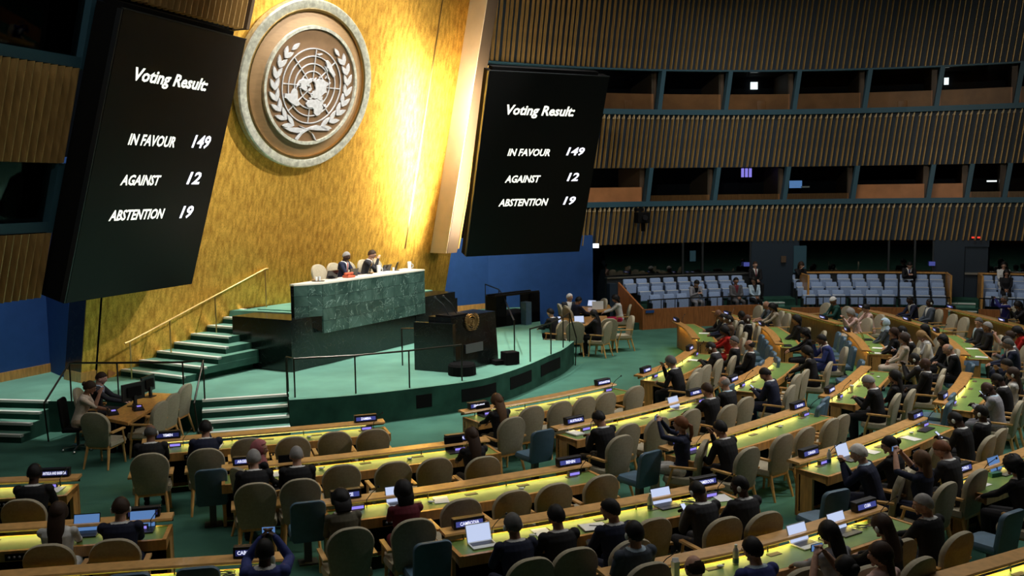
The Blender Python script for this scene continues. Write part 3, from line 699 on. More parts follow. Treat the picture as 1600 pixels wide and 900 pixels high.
# ---- green marble desk on the plinth
OV = .16
d2, d3 = on_podium(505, 521, OV), on_podium(664, 498, OV)
ztp = float(on_podium(505, 442, OV)[2]); zbt = float(d2[2])
s2, s3 = float((d2 - G) @ TP), float((d3 - G) @ TP)
p1 = at(460, 497, ptop)
def pf(s, off, z): q = G + TP * s + NP_ * off; return np.array([q[0], q[1], z])
dk = thing('podium_desk', 'big green marble desk of the presiding officers with pale top', 'desk', pf((s2 + s3) / 2, -.3, ptop))
P2, P3 = pf(s2, OV, 0), pf(s3, OV, 0)
P4, P5 = pf(s3, -.42, 0), pf(s2 + .25, -.42, 0); 
obj('carcass', MB().prism([P2[:2] - NP_[:2] * .03, P3[:2] - NP_[:2] * .03, P4[:2], P5[:2], p1[:2] - NP_[:2] * .1, p1[:2] + TP[:2] * .04], [zbt + .02, zbt + .02, ptop, ptop, ptop, ptop], ztp - .04), M['blackmarble'], dk)
nc, nr_ = 9, 4; hz = (ztp - .03 - zbt) / nr_
for i in range(nc):
    for j in range(nr_):
        a, b = s2 + (s3 - s2) * i / nc, s2 + (s3 - s2) * (i + 1) / nc
        m = MB().hexa([pf(a + .003, OV + .02, zbt + hz * j + .003), pf(b - .003, OV + .02, zbt + hz * j + .003), pf(b - .003, OV - .04, zbt + hz * j + .003), pf(a + .003, OV - .04, zbt + hz * j + .003)],
                      [pf(a + .003, OV + .02, zbt + hz * (j + 1) - .003), pf(b - .003, OV + .02, zbt + hz * (j + 1) - .003), pf(b - .003, OV - .04, zbt + hz * (j + 1) - .003), pf(a + .003, OV - .04, zbt + hz * (j + 1) - .003)])
        obj('marble_slab', m, M['marble'], dk)
cv = unit(P2[:2] - p1[:2]); cn = np.array([cv[1], -cv[0]]); cl = np.linalg.norm(P2[:2] - p1[:2]); hz2 = (ztp - .03 - ptop) / 3
for i in range(2):
    for j in range(3):
        a, b = cl * i / 2 + .003, cl * (i + 1) / 2 - .003; z0, z1 = ptop + hz2 * j + .003, ptop + hz2 * (j + 1) - .003
        q = [p1[:2] + cv * a + cn * .03, p1[:2] + cv * b + cn * .03, p1[:2] + cv * b - cn * .05, p1[:2] + cv * a - cn * .05]
        obj('marble_slab', MB().prism(q, z0, z1), M['marble'], dk)
obj('top', MB().prism([P2[:2] + NP_[:2] * .03, P3[:2] + NP_[:2] * .03, P4[:2], P5[:2], p1[:2] - NP_[:2] * .12, p1[:2] + cn * .04], ztp - .03, ztp + .01), M['cream_top'], dk)
FZ = UZ  # floor behind the desk
DESK_TOP = ztp + .01

# ---- lectern
lA, lB, lC, lD = at(648, 578, PZ), at(706, 583, PZ), at(779, 566, PZ), at(700, 556, PZ)
lec = thing('lectern', 'black marble speaker lectern with a gold emblem at the stage front', 'lectern', lB)
fd = unit((lC - lB)[:2]); fn = np.array([fd[1], -fd[0]]); hL = float(aty(772, 486, lC[1])[2]); 
q = [lB[:2], lC[:2], lC[:2] - fn * .75, lB[:2] - fn * .75]; qt = [p + fd * (.06 if i in (0, 3) else -.05) - fn * .05 for i, p in enumerate(q)]
obj('front_block', MB().hexa([(*p, PZ + .002) for p in q], [(*p, hL - (.0 if i in (0, 1) else -.0)) for i, p in enumerate(qt)]), M['blackmarble'], lec)
wd = unit((lB - lA)[:2]); wn = np.array([wd[1], -wd[0]])
q = [lA[:2], lB[:2] + wd * .05, lB[:2] + wd * .05 - wn * .12, lA[:2] - wn * .12]
hW = float(aty(650, 503, lA[1])[2])
obj('side_wing', MB().prism(q, PZ + .002, hW), M['blackmarble'], lec)
def lecf(u, v):  # a point on the lectern's front face
    return onplane(u, v, np.array([*lB[:2], PZ]), np.array([*fn, 0]))
pp = lecf(741, 540); dx = np.array([*fd, 0]); 
obj('plaque', MB().hexa([tuple(pp + dx * a + np.array([*fn, 0]) * b + np.array([0, 0, -.16])) for a, b in ((-.33, .012), (.33, .012), (.33, -.05), (-.33, -.05))], [tuple(pp + dx * a + np.array([*fn, 0]) * b + np.array([0, 0, .06])) for a, b in ((-.33, .012), (.33, .012), (.33, -.05), (-.33, -.05))]), M['greypost'], lec)
obj('reading_shelf', MB().prism([qt_ for qt_ in [lB[:2] + fd * .1 - fn * .1, lB[:2] + fd * .75 - fn * .1, lB[:2] + fd * .75 - fn * .6, lB[:2] + fd * .1 - fn * .6]], hL, hL + .05), M['matte'], lec)
for k in range(2):
    b0 = np.array([*(lB[:2] + fd * (.25 + .3 * k) - fn * .3), hL + .05]); obj('microphone', MB().tube([b0, b0 + [-.12, -.02, .25], b0 + [-.3, -.02, .42]], .012, 6).ell(b0 + [-.32, -.02, .44], (.03, .03, .03)), M['black'], lec)
tag(obj('floor_monitor', MB().lathe([(0, 0), (.34, 0), (.34, .22), (.30, .27), (0, .27)], 20, fr=(at(722, 585, PZ) + [0, 0, .004], (1, 0, 0), (0, 1, 0), (0, 0, 1))), M['matte']), 'round black floor unit in front of the speaker lectern', 'speaker')
mq = at(797, 569, PZ); sm = thing('floor_speaker', 'small black loudspeaker box on the stage edge beside the lectern', 'speaker', mq)
obj('body', MB().box(mq + [0, 0, .17], (.38, .34, .32), .5), M['matte'], sm, bevel=.02); obj('foot', MB().box(mq + [-.3, .0, .06], (.3, .3, .11), .5), M['matte'], sm)

# ---- the gold emblem
es, ez = on_gold(474, 131.3); ER = (on_gold(578, 125)[0] - on_gold(370, 140)[0]) / 2
EC = sp(es, 0, ez)
em = thing('wall_emblem', 'large round emblem of a world map in a laurel wreath on the gold wall', 'emblem', EC)
def ef(h): return (EC + NW * h, T, UPW, NW)
def ep(x, y, h): return EC + T * x + UPW * y + NW * h
obj('rim', MB().lathe([(ER * .88, .0), (ER, .0), (ER, .20), (ER * .985, .235), (ER * .90, .235), (ER * .88, .20), (ER * .88, .0)], 96, fr=ef(.02)), M['rim'], em, True)
obj('rim_bead', MB().lathe([(ER * .862, .12), (ER * .885, .12), (ER * .885, .245), (ER * .862, .235), (ER * .862, .12)], 96, fr=ef(.02)), M['brass'], em, True)
obj('dish', MB().lathe([(0, .05), (ER * .87, .05), (ER * .87, .14), (ER * .70, .27), (0, .27)], 96, fr=ef(.02)), M['emblemwood'], em)
obj('inner_ring', MB().lathe([(ER * .66, .2), (ER * .70, .2), (ER * .70, .36), (ER * .665, .36), (ER * .66, .2)], 96, fr=ef(.02)), M['rim'], em, True)
obj('inner_disc', MB().lathe([(0, .2), (ER * .665, .2), (ER * .665, .30), (0, .30)], 96, fr=ef(.02)), M['emblemdark'], em)
RG = ER * .44; HG = .335
LAND = [
 [(-168,66),(-156,71),(-128,70),(-110,68),(-95,72),(-82,68),(-94,59),(-82,55),(-79,62),(-65,59),(-56,52),(-65,45),(-70,42),(-76,35),(-81,30),(-80,25),(-84,30),(-97,28),(-97,20),(-90,21),(-87,16),(-83,10),(-78,8),(-84,8),(-95,15),(-105,20),(-113,30),(-120,34),(-124,42),(-130,53),(-145,60),(-160,56)],
 [(-55,82),(-20,82),(-20,72),(-42,60),(-53,66),(-60,76)],
 [(-120,76),(-80,83),(-65,80),(-85,73),(-115,72)],
 [(-78,8),(-72,12),(-62,10),(-50,2),(-35,-6),(-40,-20),(-48,-27),(-57,-37),(-65,-45),(-68,-55),(-74,-50),(-72,-35),(-70,-20),(-80,-5)],
 [(-6,35),(10,37),(22,32),(32,31),(43,12),(51,11),(40,-5),(40,-16),(33,-26),(26,-34),(18,-34),(12,-18),(13,-5),(8,4),(-8,4),(-17,14),(-16,22)],
 [(-9,37),(-9,43),(-1,44),(-4,48),(4,52),(9,55),(6,59),(12,65),(25,71),(42,67),(60,69),(72,73),(105,77),(140,73),(180,69),(170,60),(162,57),(157,51),(155,60),(140,57),(140,48),(128,40),(126,35),(122,39),(121,30),(110,20),(106,10),(100,14),(103,2),(98,10),(92,21),(80,14),(77,8),(72,20),(62,25),(50,29),(58,20),(45,13),(35,29),(36,36),(27,37),(23,37),(18,41),(13,45),(17,40),(10,44),(3,43),(0,38)],
 [(114,-22),(122,-18),(131,-12),(137,-16),(142,-11),(146,-19),(153,-27),(150,-37),(140,-37),(131,-32),(116,-35)],
 [(44,-16),(50,-13),(48,-25),(44,-24)],[(131,32),(140,35),(143,43),(136,37)],[(-5,50),(1,52),(-3,58),(-7,55)],[(131,-1),(141,-3),(150,-10),(139,-8)],
 [(109,1),(117,6),(118,0),(111,-3)],[(96,5),(105,-4),(103,-6)],[(173,-35),(178,-38),(168,-47),(166,-45)],[(120,18),(122,14),(126,7),(122,10)]]
from mathutils.geometry import tessellate_polygon
def land(P, f, h0, h1, mb):
    pts = []
    for i in range(len(P)):
        (a, b), (c, d) = P[i], P[(i + 1) % len(P)]
        for k in range(2):
            lo, la = a + (c - a) * k / 2, b + (d - b) * k / 2; r = (90 - la) / 150; an = rad(lo - 90); pts.append((r * math.cos(an), r * math.sin(an)))
    tri = tessellate_polygon([[Vector((x, y, 0)) for x, y in pts]]); n = len(pts)
    mb.add([f(x, y, h0) for x, y in pts] + [f(x, y, h1) for x, y in pts], [tuple(n + i for i in t) for t in tri] + [(i, (i + 1) % n, n + (i + 1) % n, n + i) for i in range(n)])
fg = lambda x, y, h: ep(x * RG, y * RG, h)
lm = MB()
for P in LAND: land(P, fg, HG, HG + .05, lm)
obj('world_map', lm, M['silver'], em)
def ringmb(f, r, w, h0, h1, mb, seg=64):
    q = [[f((r + a) * math.cos(2 * math.pi * j / seg), (r + a) * math.sin(2 * math.pi * j / seg), h) for a, h in ((-w, h0), (w, h0), (w, h1), (-w, h1))] for j in range(seg)]
    mb.loft(q + [q[0]], cap=False)
gm = MB()
for r in (.2, .4, .6, .8, 1.0): ringmb(fg, r, .013, HG, HG + .03, gm)
for k in range(8):
    a = rad(45 * k); c, s_ = math.cos(a), math.sin(a)
    if k % 2 == 0 or True: gm.hexa([fg(c * .2 + s_ * .012, s_ * .2 - c * .012, HG), fg(c + s_ * .012, s_ - c * .012, HG), fg(c - s_ * .012, s_ + c * .012, HG), fg(c * .2 - s_ * .012, s_ * .2 + c * .012, HG)],
            [fg(c * .2 + s_ * .012, s_ * .2 - c * .012, HG + .03), fg(c + s_ * .012, s_ - c * .012, HG + .03), fg(c - s_ * .012, s_ + c * .012, HG + .03), fg(c * .2 - s_ * .012, s_ * .2 + c * .012, HG + .03)])
obj('globe_grid', gm, M['silver'], em)
def leaf(f, x, y, ang, L, Wd, h0, h1, mb, bend=.0):
    pr = [(0, 0), (.2, .6), (.45, 1), (.75, .7), (1, 0), (.75, -.7), (.45, -1), (.2, -.6)]
    c, s_ = math.cos(ang), math.sin(ang); P = []
    for a, b in pr:
        a_ = a * L; b_ = b * Wd / 2 + bend * math.sin(a * math.pi) * L; P.append((x + c * a_ - s_ * b_, y + s_ * a_ + c * b_))
    mb.add([f(*p, h0) for p in P] + [f(*p, h1) for p in P], [tuple(range(8, 16)), tuple(range(7, -1, -1))] + [(i, (i + 1) % 8, 8 + (i + 1) % 8, 8 + i) for i in range(8)])
def wreath(f):
    out = []
    for sg in (1, -1):
        for k in range(8):
            a = rad(248 - 14.6 * k); x, y = 1.24 * math.cos(a), 1.17 * math.sin(a) ; tg = a - math.pi / 2
            for side in (1, -1):
                an = tg + side * .42; out.append((sg * x, y, an if sg == 1 else math.pi - an, .40 - .012 * k, .125))
        a = rad(248 - 14.6 * 8); out.append((sg * 1.24 * math.cos(a), 1.17 * math.sin(a), (a - math.pi / 2) if sg == 1 else math.pi - (a - math.pi / 2), .30, .11))
        out.append((sg * .05, -1.16, math.pi if sg == 1 else 0, .85, .14))
    return out
for q in wreath(fg):
    m = MB(); leaf(fg, *q, HG, HG + .045, m, .06 if q[3] > .8 else 0.); obj('laurel_leaf', m, M['silver'], em)
for sg in (1, -1):
    m = MB(); P = [(.34 * sg, -1.46), (.2 * sg, -1.28), (0, -1.16), (-.25 * sg, -1.1)]
    m.loft([[fg(x - .035, y + .02, HG), fg(x + .035, y - .02, HG), fg(x + .035, y - .02, HG + .05), fg(x - .035, y + .02, HG + .05)] for x, y in P]); obj('laurel_stem', m, M['silver'], em)
# small version on the lectern
lo = lecf(737.5, 502); lr = .30
fl = lambda x, y, h: lo + dx * (x * lr * .62) + np.array([0, 0, 1.]) * (y * lr * .62) + np.array([*fn, 0]) * (h * .3 - .02)
m = MB()
for r in (.4, .7, 1.0): ringmb(fl, r, .04, 0, .12, m, 32)
for P in LAND: land(P, fl, .0, .13, m)
for q in wreath(fl): leaf(fl, *q, 0, .13, m)
obj('gold_emblem', m, M['goldmark'], lec)

# ---- hanging screens
def screen(name, label, th, al, c, w, h, depth, lines):
    th, al = rad(th), rad(al); t = np.array([math.sin(th), math.cos(th), 0]); n0 = np.array([t[1], -t[0], 0])
    up = np.array([0, 0, math.cos(al)]) + n0 * math.sin(al); n = n0 * math.cos(al) - np.array([0, 0, math.sin(al)])
    P = lambda x, y, d: c + t * x + up * y + n * d
    S = thing(name, label, 'screen', c)
    def bx(x0, x1, y0, y1, d0, d1): return MB().hexa([P(x0, y0, d1), P(x1, y0, d1), P(x1, y0, d0), P(x0, y0, d0)], [P(x0, y1, d1), P(x1, y1, d1), P(x1, y1, d0), P(x0, y1, d0)])
    obj('housing', bx(-w / 2 - .02, w / 2 + .02, -h / 2 - .02, h / 2 + .02, -depth, -.02), M['matte'], S)
    obj('display', bx(-w / 2, w / 2, -h / 2, h / 2, -.02, .01), M['screen'], S)
    obj('top_bracket', bx(-w / 2 + .1, w / 2 - .35, h / 2 + .02, h / 2 + .12, -depth + .05, -.1), M['matte'], S)
    obj('edge_trim', bx(-w / 2 - .05, -w / 2 - .02, -h / 2, h / 2, -.1, .012), M['grey'], S)
    obj('upper_trim', bx(-w / 2 - .02, w / 2 + .02, h / 2 + .005, h / 2 + .03, -.04, .014), M['grey'], S)
    for s_, (ua, va_), (ub, vb_), cap, mt in lines:
        a, b = onplane(ua, va_, c, n), onplane(ub, vb_, c, n); md = (a + b) / 2; wd_ = abs(float((b - a) @ t))
        m1, m2 = onplane((ua + ub) / 2, (va_ + vb_) / 2 - cap / 2, c, n), onplane((ua + ub) / 2, (va_ + vb_) / 2 + cap / 2, c, n)
        ch = abs(float((m1 - m2) @ up)); yy = float((md - c) @ up); xx = float((md - c) @ t)
        hh = ch * (1.27 if 'g' in s_ else 1.0)
        if 'g' in s_: yy -= ch * .13
        text_fit('screen_text', s_, M[mt], (P(xx, yy, .012), t, up, n), wd_, hh, S, .22, .028)
cL = EYE + (np.array([-8.11, 22.5, 5.83]) - EYE) * LS; cR = EYE + (np.array([.90, 32.0, 5.84]) - EYE) * .94
screen('voting_screen', 'big black hanging screen of white voting results at the near side of the gold wall', 18, 17.35, cL, 4.38 * LS, 6.39 * LS, .62, [
 ('Voting Result:', (209, 117), (324, 132), 21, 'ledtext'), ('IN FAVOUR', (200, 218), (273, 221), 18, 'ledtext'), ('149', (300, 221), (328, 222), 21, 'ledblue'),
 ('AGAINST', (188, 281), (250, 281.5), 16.5, 'ledtext'), ('12', (292, 278), (313, 278), 19.5, 'ledblue'), ('ABSTENTION', (170, 337), (256, 333), 16.5, 'ledtext'), ('19', (281, 332), (301, 330), 19.5, 'ledblue')])
screen('voting_screen', 'big black hanging screen of white voting results between the pale fin and the booth wall', 62.8, 18.5, cR, 4.35 * .94, 6.15 * .94, .4, [
 ('Voting Result:', (791, 172), (898, 174), 16, 'ledtext'), ('IN FAVOUR', (793, 237.5), (859, 238.5), 11.5, 'ledtext'), ('149', (885, 236), (913, 237), 13, 'ledblue'),
 ('AGAINST', (789, 279), (844, 280), 11.5, 'ledtext'), ('12', (886, 276), (904, 276.5), 13, 'ledblue'), ('ABSTENTION', (779, 316.5), (856, 315.5), 11.5, 'ledtext'), ('19', (880, 313.5), (899, 313), 13, 'ledblue')])

# tall wash light hidden behind the far screen, raking the gold wall
wa, wb = np.array([-.62, 29.05, 8.25]), np.array([-.87, 30.62, 3.35]); wl_ = thing('wash_light', 'tall wash lamp behind the farther voting screen, lighting the gold wall', 'lamp', wb)
def wbx(o0, o1, hw): 
    r = []
    for p in (wb, wa): r.append([p + NW * o0 - T * hw, p + NW * o0 + T * hw, p + NW * o1 + T * hw, p + NW * o1 - T * hw])
    return MB().hexa(*r)
obj('lamp_face', wbx(-.02, 0, .28), M['washlamp'], wl_); obj('housing', wbx(.003, .15, .31), M['matte'], wl_)
# ---- handrails
def handrail(label, pts, posts, mt, r=.022):
    t = thing('handrail', label, 'handrail', posts[0][0]); obj('rail', MB().tube(pts, r, 8), M[mt], t, True)
    for a, b in posts: obj('post', MB().tube([a, b], r * .8, 8), M[mt], t, True)
def v3(p, z): return np.array([p[0], p[1], z])
st = []
for k in (-.35, 2.0, 4.9, 8.4):
    b = l0 + climb * (np.linalg.norm(l7 - l0) * k / 7) + nz * (.62 + .055 * k); z = PZ + .165 * max(0, min(8, math.floor(k + 1.01))); st.append((v3(b, z), v3(b, PZ + .165 * (k + 1) + .82)))
handrail('brass handrail climbing the green carpeted steps along the gold wall', [st[0][1] + [*(-climb * .15), -.03]] + [s_[1] for s_ in st] + [st[-1][1] + [*(climb * .12), 0]], st, 'brass')
hr = lambda u, v: at(u, v, PZ)
RH = np.array([0, 0, .85])
pa = [hr(u, v) for u, v in ((112, 628), (186, 628), (288, 627), (320, 624))]
handrail('dark handrail round the recess behind the secretariat table on the platform', [v3(at(72, 690), .8)] + [p + RH for p in pa] + [v3(at(306, 690), .8)], [(p, p + RH) for p in pa] + [(at(76, 690), v3(at(72, 690), .8)), (at(312, 688), v3(at(306, 690), .8))], 'rail')
pb = [hr(u, v) for u, v in ((461, 621), (556, 615), (640, 606), (722, 595))]
handrail('dark handrail along the platform front below the lectern', [v3(at(452, 664), .75), hr(450, 617) + RH, *[p + RH for p in pb]], [(p, p + RH) for p in pb] + [(hr(449, 618), hr(449, 618) + RH), (at(453, 670), v3(at(452, 668), .75))], 'rail')
pc_ = [hr(u, v) for u, v in ((828.6, 565), (861, 553.5), (880, 543), (890, 534))]
handrail('dark handrail on the far curved end of the platform', [p + RH for p in pc_] + [v3(at(901, 571), .8)], [(p, p + RH) for p in pc_] + [(at(899, 571), v3(at(901, 571), .8))], 'rail')
a, b = hr(629, 571), hr(650, 571)
handrail('short dark guard rail beside the lectern wing', [a + [0, 0, .45], a + [0, 0, .95], b + [0, 0, .95]], [(a, a + [0, 0, .95])], 'rail')
pd = [hr(u, v) for u, v in ((759, 492), (780, 497), (786, 502), (804, 556))]
handrail('dark handrail beside the black access lift near the blue wall', [pd[0] + [0, 0, 1.1], pd[1] + [0, 0, 1.0], pd[2] + [0, 0, .9], pd[3] + [0, 0, .95]], [(p, p + [0, 0, h]) for p, h in zip(pd, (1.1, 1.0, .9, .95))], 'rail')
# black access lift
lf0 = at(776, 512, PZ); lt = thing('access_lift', 'black boxy access lift with rails in front of the blue wall', 'lift', lf0)
e1_ = unit((at(858, 500, PZ) - lf0)[:2]); e2_ = np.array([-e1_[1], e1_[0]])
def lb(a0, a1, b0, b1, z0, z1): return MB().prism([lf0[:2] + e1_ * a0 + e2_ * b0, lf0[:2] + e1_ * a1 + e2_ * b0, lf0[:2] + e1_ * a1 + e2_ * b1, lf0[:2] + e1_ * a0 + e2_ * b1], z0, z1)
for a, b in ((0, .45), (1.55, 2.0)): obj('tower', lb(a, b, 0, .5, PZ + .002, PZ + 1.0), M['matte'], lt)
obj('platform', lb(0, 2.0, .0, 1.2, PZ + .002, PZ + .35), M['matte'], lt)
for b in (0.05, .45): obj('guard_bar', lb(0, 2.0, b - .03, b + .03, PZ + .98, PZ + 1.05), M['rail'], lt)
obj('column', lb(1.05, 1.3, -.3, -.05, PZ + .002, PZ + .75), M['bluefab'], lt)

# ================================================================== DELEGATES' DESKS
PC = np.array([-3., 26.5])
RAILZ, DZ = .87, .745
DESKS = {}
def make_desk(key, px, label, group=None, close=(1, 1)):
    P = smooth([at(u, v, RAILZ) for u, v in px], 6) if len(px) > 2 else [at(*px[0], RAILZ) + (at(*px[1], RAILZ) - at(*px[0], RAILZ)) * k / 6 for k in range(7)]
    P = np.array(P)[:, :2]; n = len(P)
    tg = np.array([unit(P[min(i + 1, n - 1)] - P[max(i - 1, 0)]) for i in range(n)]); nr = np.c_[tg[:, 1], -tg[:, 0]]
    mid = P[n // 2]
    if nr[n // 2] @ (mid - PC) < 0: nr = -nr
    cum = np.r_[0, np.cumsum(np.linalg.norm(np.diff(P, axis=0), axis=1))]
    D = dict(P=P, nr=nr, tg=tg, cum=cum, L=cum[-1], key=key)
    DESKS[key] = D
    t = thing('delegate_desk', label, 'desk', (*P[n // 2], 0), group=group)
    D['thing'] = t
    S = lambda prof: MB().sweep(P, prof, nrm=nr)
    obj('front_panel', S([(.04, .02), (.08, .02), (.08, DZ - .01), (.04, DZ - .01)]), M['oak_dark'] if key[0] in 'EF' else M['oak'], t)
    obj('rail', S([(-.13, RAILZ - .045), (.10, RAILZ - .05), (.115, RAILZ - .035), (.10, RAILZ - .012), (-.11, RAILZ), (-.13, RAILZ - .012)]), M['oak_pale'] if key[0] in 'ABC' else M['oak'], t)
    obj('desktop', S([(.04, DZ - .05), (.60, DZ - .05), (.60, DZ - .002), (.04, DZ - .002)]), M['oak'], t)
    obj('writing_surface', S([(.065, DZ - .01), (.55, DZ - .01), (.55, DZ + .003), (.065, DZ + .003)]), M['leather'], t)
    obj('edge_strip', S([(.04, DZ - .004), (.066, DZ - .004), (.066, DZ + .004), (.04, DZ + .004)]), M['oak'], t)
    obj('apron', S([(.58, DZ - .13), (.61, DZ - .13), (.615, DZ + .006), (.56, DZ + .006)]), M['oak'], t)
    i0 = max(1, n // 12); obj('light_strip', MB().sweep(P[i0:-i0], ([(-.0, RAILZ - .060), (.065, RAILZ - .060), (.07, RAILZ - .050), (-.0, RAILZ - .050)] if key[0] in 'ABCD' else [(-.08, RAILZ - .060), (.05, RAILZ - .060), (.055, RAILZ - .050), (-.08, RAILZ - .050)]), nrm=nr[i0:-i0]), M['strip_dim'] if key[0] == 'F' else M['strip'], t)
    if key[0] in 'ABCD': obj('light_shield', S([(-.025, RAILZ - .092), (-.01, RAILZ - .092), (-.01, RAILZ - .046), (-.025, RAILZ - .046)]), M['black'], t)  # added lip, unseen under the rail, blocks strip light from chair backs
    obj('modesty_panel', S([(.10, .1), (.13, .1), (.13, DZ - .06), (.10, DZ - .06)]), M['matte'], t)
    def F_(s, u, z):
        p, nn, tt = dat(D, s); q = p + nn * u; return np.array([q[0], q[1], z])
    D['F'] = F_
    for s0, s1 in ((-.0, .05), (D['L'] - .05, D['L'])):
        m = MB().hexa([F_(s0, .04, .02), F_(s1, .04, .02), F_(s1, .34, .02), F_(s0, .34, .02)], [F_(s0, .04, DZ), F_(s1, .04, DZ), F_(s1, .34, DZ), F_(s0, .34, DZ)])
        obj('end_panel', m, M['oak'], t)
        m = MB().hexa([F_(s0, .045, DZ - .05), F_(s1, .045, DZ - .05), F_(s1, .612, DZ - .12), F_(s0, .612, DZ - .12)], [F_(s0, .045, DZ + .012), F_(s1, .045, DZ + .012), F_(s1, .612, DZ + .012), F_(s0, .612, DZ + .012)])
        obj('end_cap', m, M['oak'], t)
    npost = max(2, int(D['L'] / 1.1) + 1)
    for k in range(npost):
        s = .25 + (D['L'] - .5) * k / (npost - 1); a = F_(s, .085, DZ); obj('rail_post', MB().tube([a, a + [0, 0, RAILZ - .045 - DZ]], .010, 6), M['grey'], t)
    ns_ = max(1, int(D['L'] / .75))
    if D['F'](D['L'] / 2, 0, 0)[1] < 27:
        for k in range(ns_):
            s = D['L'] * (k + .5) / ns_
            m = MB().hexa([F_(s - .09, .15, DZ), F_(s + .09, .15, DZ), F_(s + .09, .23, DZ), F_(s - .09, .23, DZ)], [F_(s - .09, .15, DZ + .009), F_(s + .09, .15, DZ + .009), F_(s + .09, .23, DZ + .009), F_(s - .09, .23, DZ + .009)])
            obj('hatch', m, M['brown'], t)
            if k < ns_ - 1 and k % 2 == 0:
                s = D['L'] * (k + 1) / ns_; m = MB().hexa([F_(s - .14, .60, DZ - .115), F_(s + .14, .60, DZ - .115), F_(s + .14, .626, DZ - .115), F_(s - .14, .626, DZ - .115)][::1], [F_(s - .14, .60, DZ - .03), F_(s + .14, .60, DZ - .03), F_(s + .14, .626, DZ - .03), F_(s - .14, .626, DZ - .03)])
                cp = obj('control_panel', m, M['matte'], t)
                km = MB()
                for j in range(4): c = F_(s - .09 + .06 * j, .632, DZ - .072); km.ell(c, (.018, .018, .018), 6, 5)
                tag(obj('control_knobs', km, M['greypost'], cp), kind='stuff')
    return D
def dat(D, s):
    c = D['cum']; i = min(max(0, int(np.searchsorted(c, s)) - 1), len(c) - 2); f = (s - c[i]) / (c[i + 1] - c[i])
    nn = unit(D['nr'][i] * (1 - f) + D['nr'][i + 1] * f); return D['P'][i] + (D['P'][i + 1] - D['P'][i]) * f, nn, unit(D['P'][i + 1] - D['P'][i])
def dnear(D, p):
    best = None
    for s in np.linspace(-1.2, D['L'] + 1.2, 160):
        q, nn, tt = dat(D, s); d = np.linalg.norm(q - p[:2])
        if best is None or d < best[0]: best = (d, s)
    s = best[1]; q, nn, tt = dat(D, s); return s, float((np.asarray(p[:2]) - q) @ nn), nn
TX = {}
def desk_row(key, px, plates, lab):
    D = make_desk(key, px, lab); D['name'] = plates[0][0] if plates else 'corner'
    for txt, u, v, style in plates:
        p = at(u, v, RAILZ + .05); s, off, nn = dnear(D, p); s = min(max(s, .2), D['L'] - .2)
        c = D['F'](s, -.02, RAILZ - .001); q, nn, tt = dat(D, s); nn3 = np.array([*nn, 0]); t3 = np.array([-nn[1], nn[0], 0])   # t3: reading direction seen from the chairs
        w, h = .42, .125
        pt = thing('name_plate', 'lit country sign reading %s on its desk rail' % txt, 'sign', c, group='country signs on the desk rails')
        tl = nn3 * -.02
        def B(x0, x1, z0, z1, d0, d1): return MB().hexa([c + t3 * x0 + nn3 * d1 + [0, 0, z0], c + t3 * x1 + nn3 * d1 + [0, 0, z0], c + t3 * x1 + nn3 * d0 + [0, 0, z0], c + t3 * x0 + nn3 * d0 + [0, 0, z0]],
                                            [c + t3 * x0 + nn3 * d1 + tl + [0, 0, z1], c + t3 * x1 + nn3 * d1 + tl + [0, 0, z1], c + t3 * x1 + nn3 * d0 + tl + [0, 0, z1], c + t3 * x0 + nn3 * d0 + tl + [0, 0, z1]])
        obj('casing', B(-w / 2, w / 2, 0, h, -.05, .05), M['black'], pt, bevel=.006)
        obj('display', B(-w * .43, w * .43, h * .22, h * .8, -.053, .053), M[style], pt)
        up = unit(tl + [0, 0, h])
        wt = min(w * .8, .032 * len(txt)); 
        text_fit('plate_text', txt, M['platetext'], (c + nn3 * .055 + up * h * .51, t3, up, nn3), wt, h * .36, pt, 0, .025)
        text_fit('plate_text', txt, M['platetext'], (c - nn3 * .055 + up * h * .51, -t3, up, -nn3), wt, h * .36, pt, 0, .025)
        # microphone unit below each sign
        s2_ = s + (-.02 if s > D['L'] / 2 else .12)
        mc = D['F'](min(max(s2_, .15), D['L'] - .15), .15, DZ + .004)
        mt_ = thing('microphone_unit', 'small desk microphone with purple display below the %s sign' % txt, 'microphone', mc, group='desk microphones')
        def b2(x0, x1, z0, z1, d0, d1): return MB().hexa([mc + t3 * x0 + nn3 * d1 + [0, 0, z0], mc + t3 * x1 + nn3 * d1 + [0, 0, z0], mc + t3 * x1 + nn3 * d0 + [0, 0, z0], mc + t3 * x0 + nn3 * d0 + [0, 0, z0]],
                                              [mc + t3 * x0 + nn3 * d1 + [0, 0, z1], mc + t3 * x1 + nn3 * d1 + [0, 0, z1], mc + t3 * x1 + nn3 * (d0) + [0, 0, z1], mc + t3 * x0 + nn3 * d0 + [0, 0, z1]])
        obj('unit_body', b2(-.10, .10, 0, .065, -.03, .03), M['black'], mt_); obj('display', b2(-.085, .085, .015, .055, -.0, .034), M['purple'], mt_)
        obj('gooseneck', MB().tube([mc + t3 * .13, mc + t3 * .135 + [0, 0, .12], mc + t3 * .2 + nn3 * .04 + [0, 0, .22], mc + t3 * .27 + nn3 * .12 + [0, 0, .31]], .006, 5).ell(mc + t3 * .28 + nn3 * .13 + [0, 0, .32], (.016, .016, .02), 6, 5), M['black'], mt_)
PS, PD = 'platescreen', 'platedim'
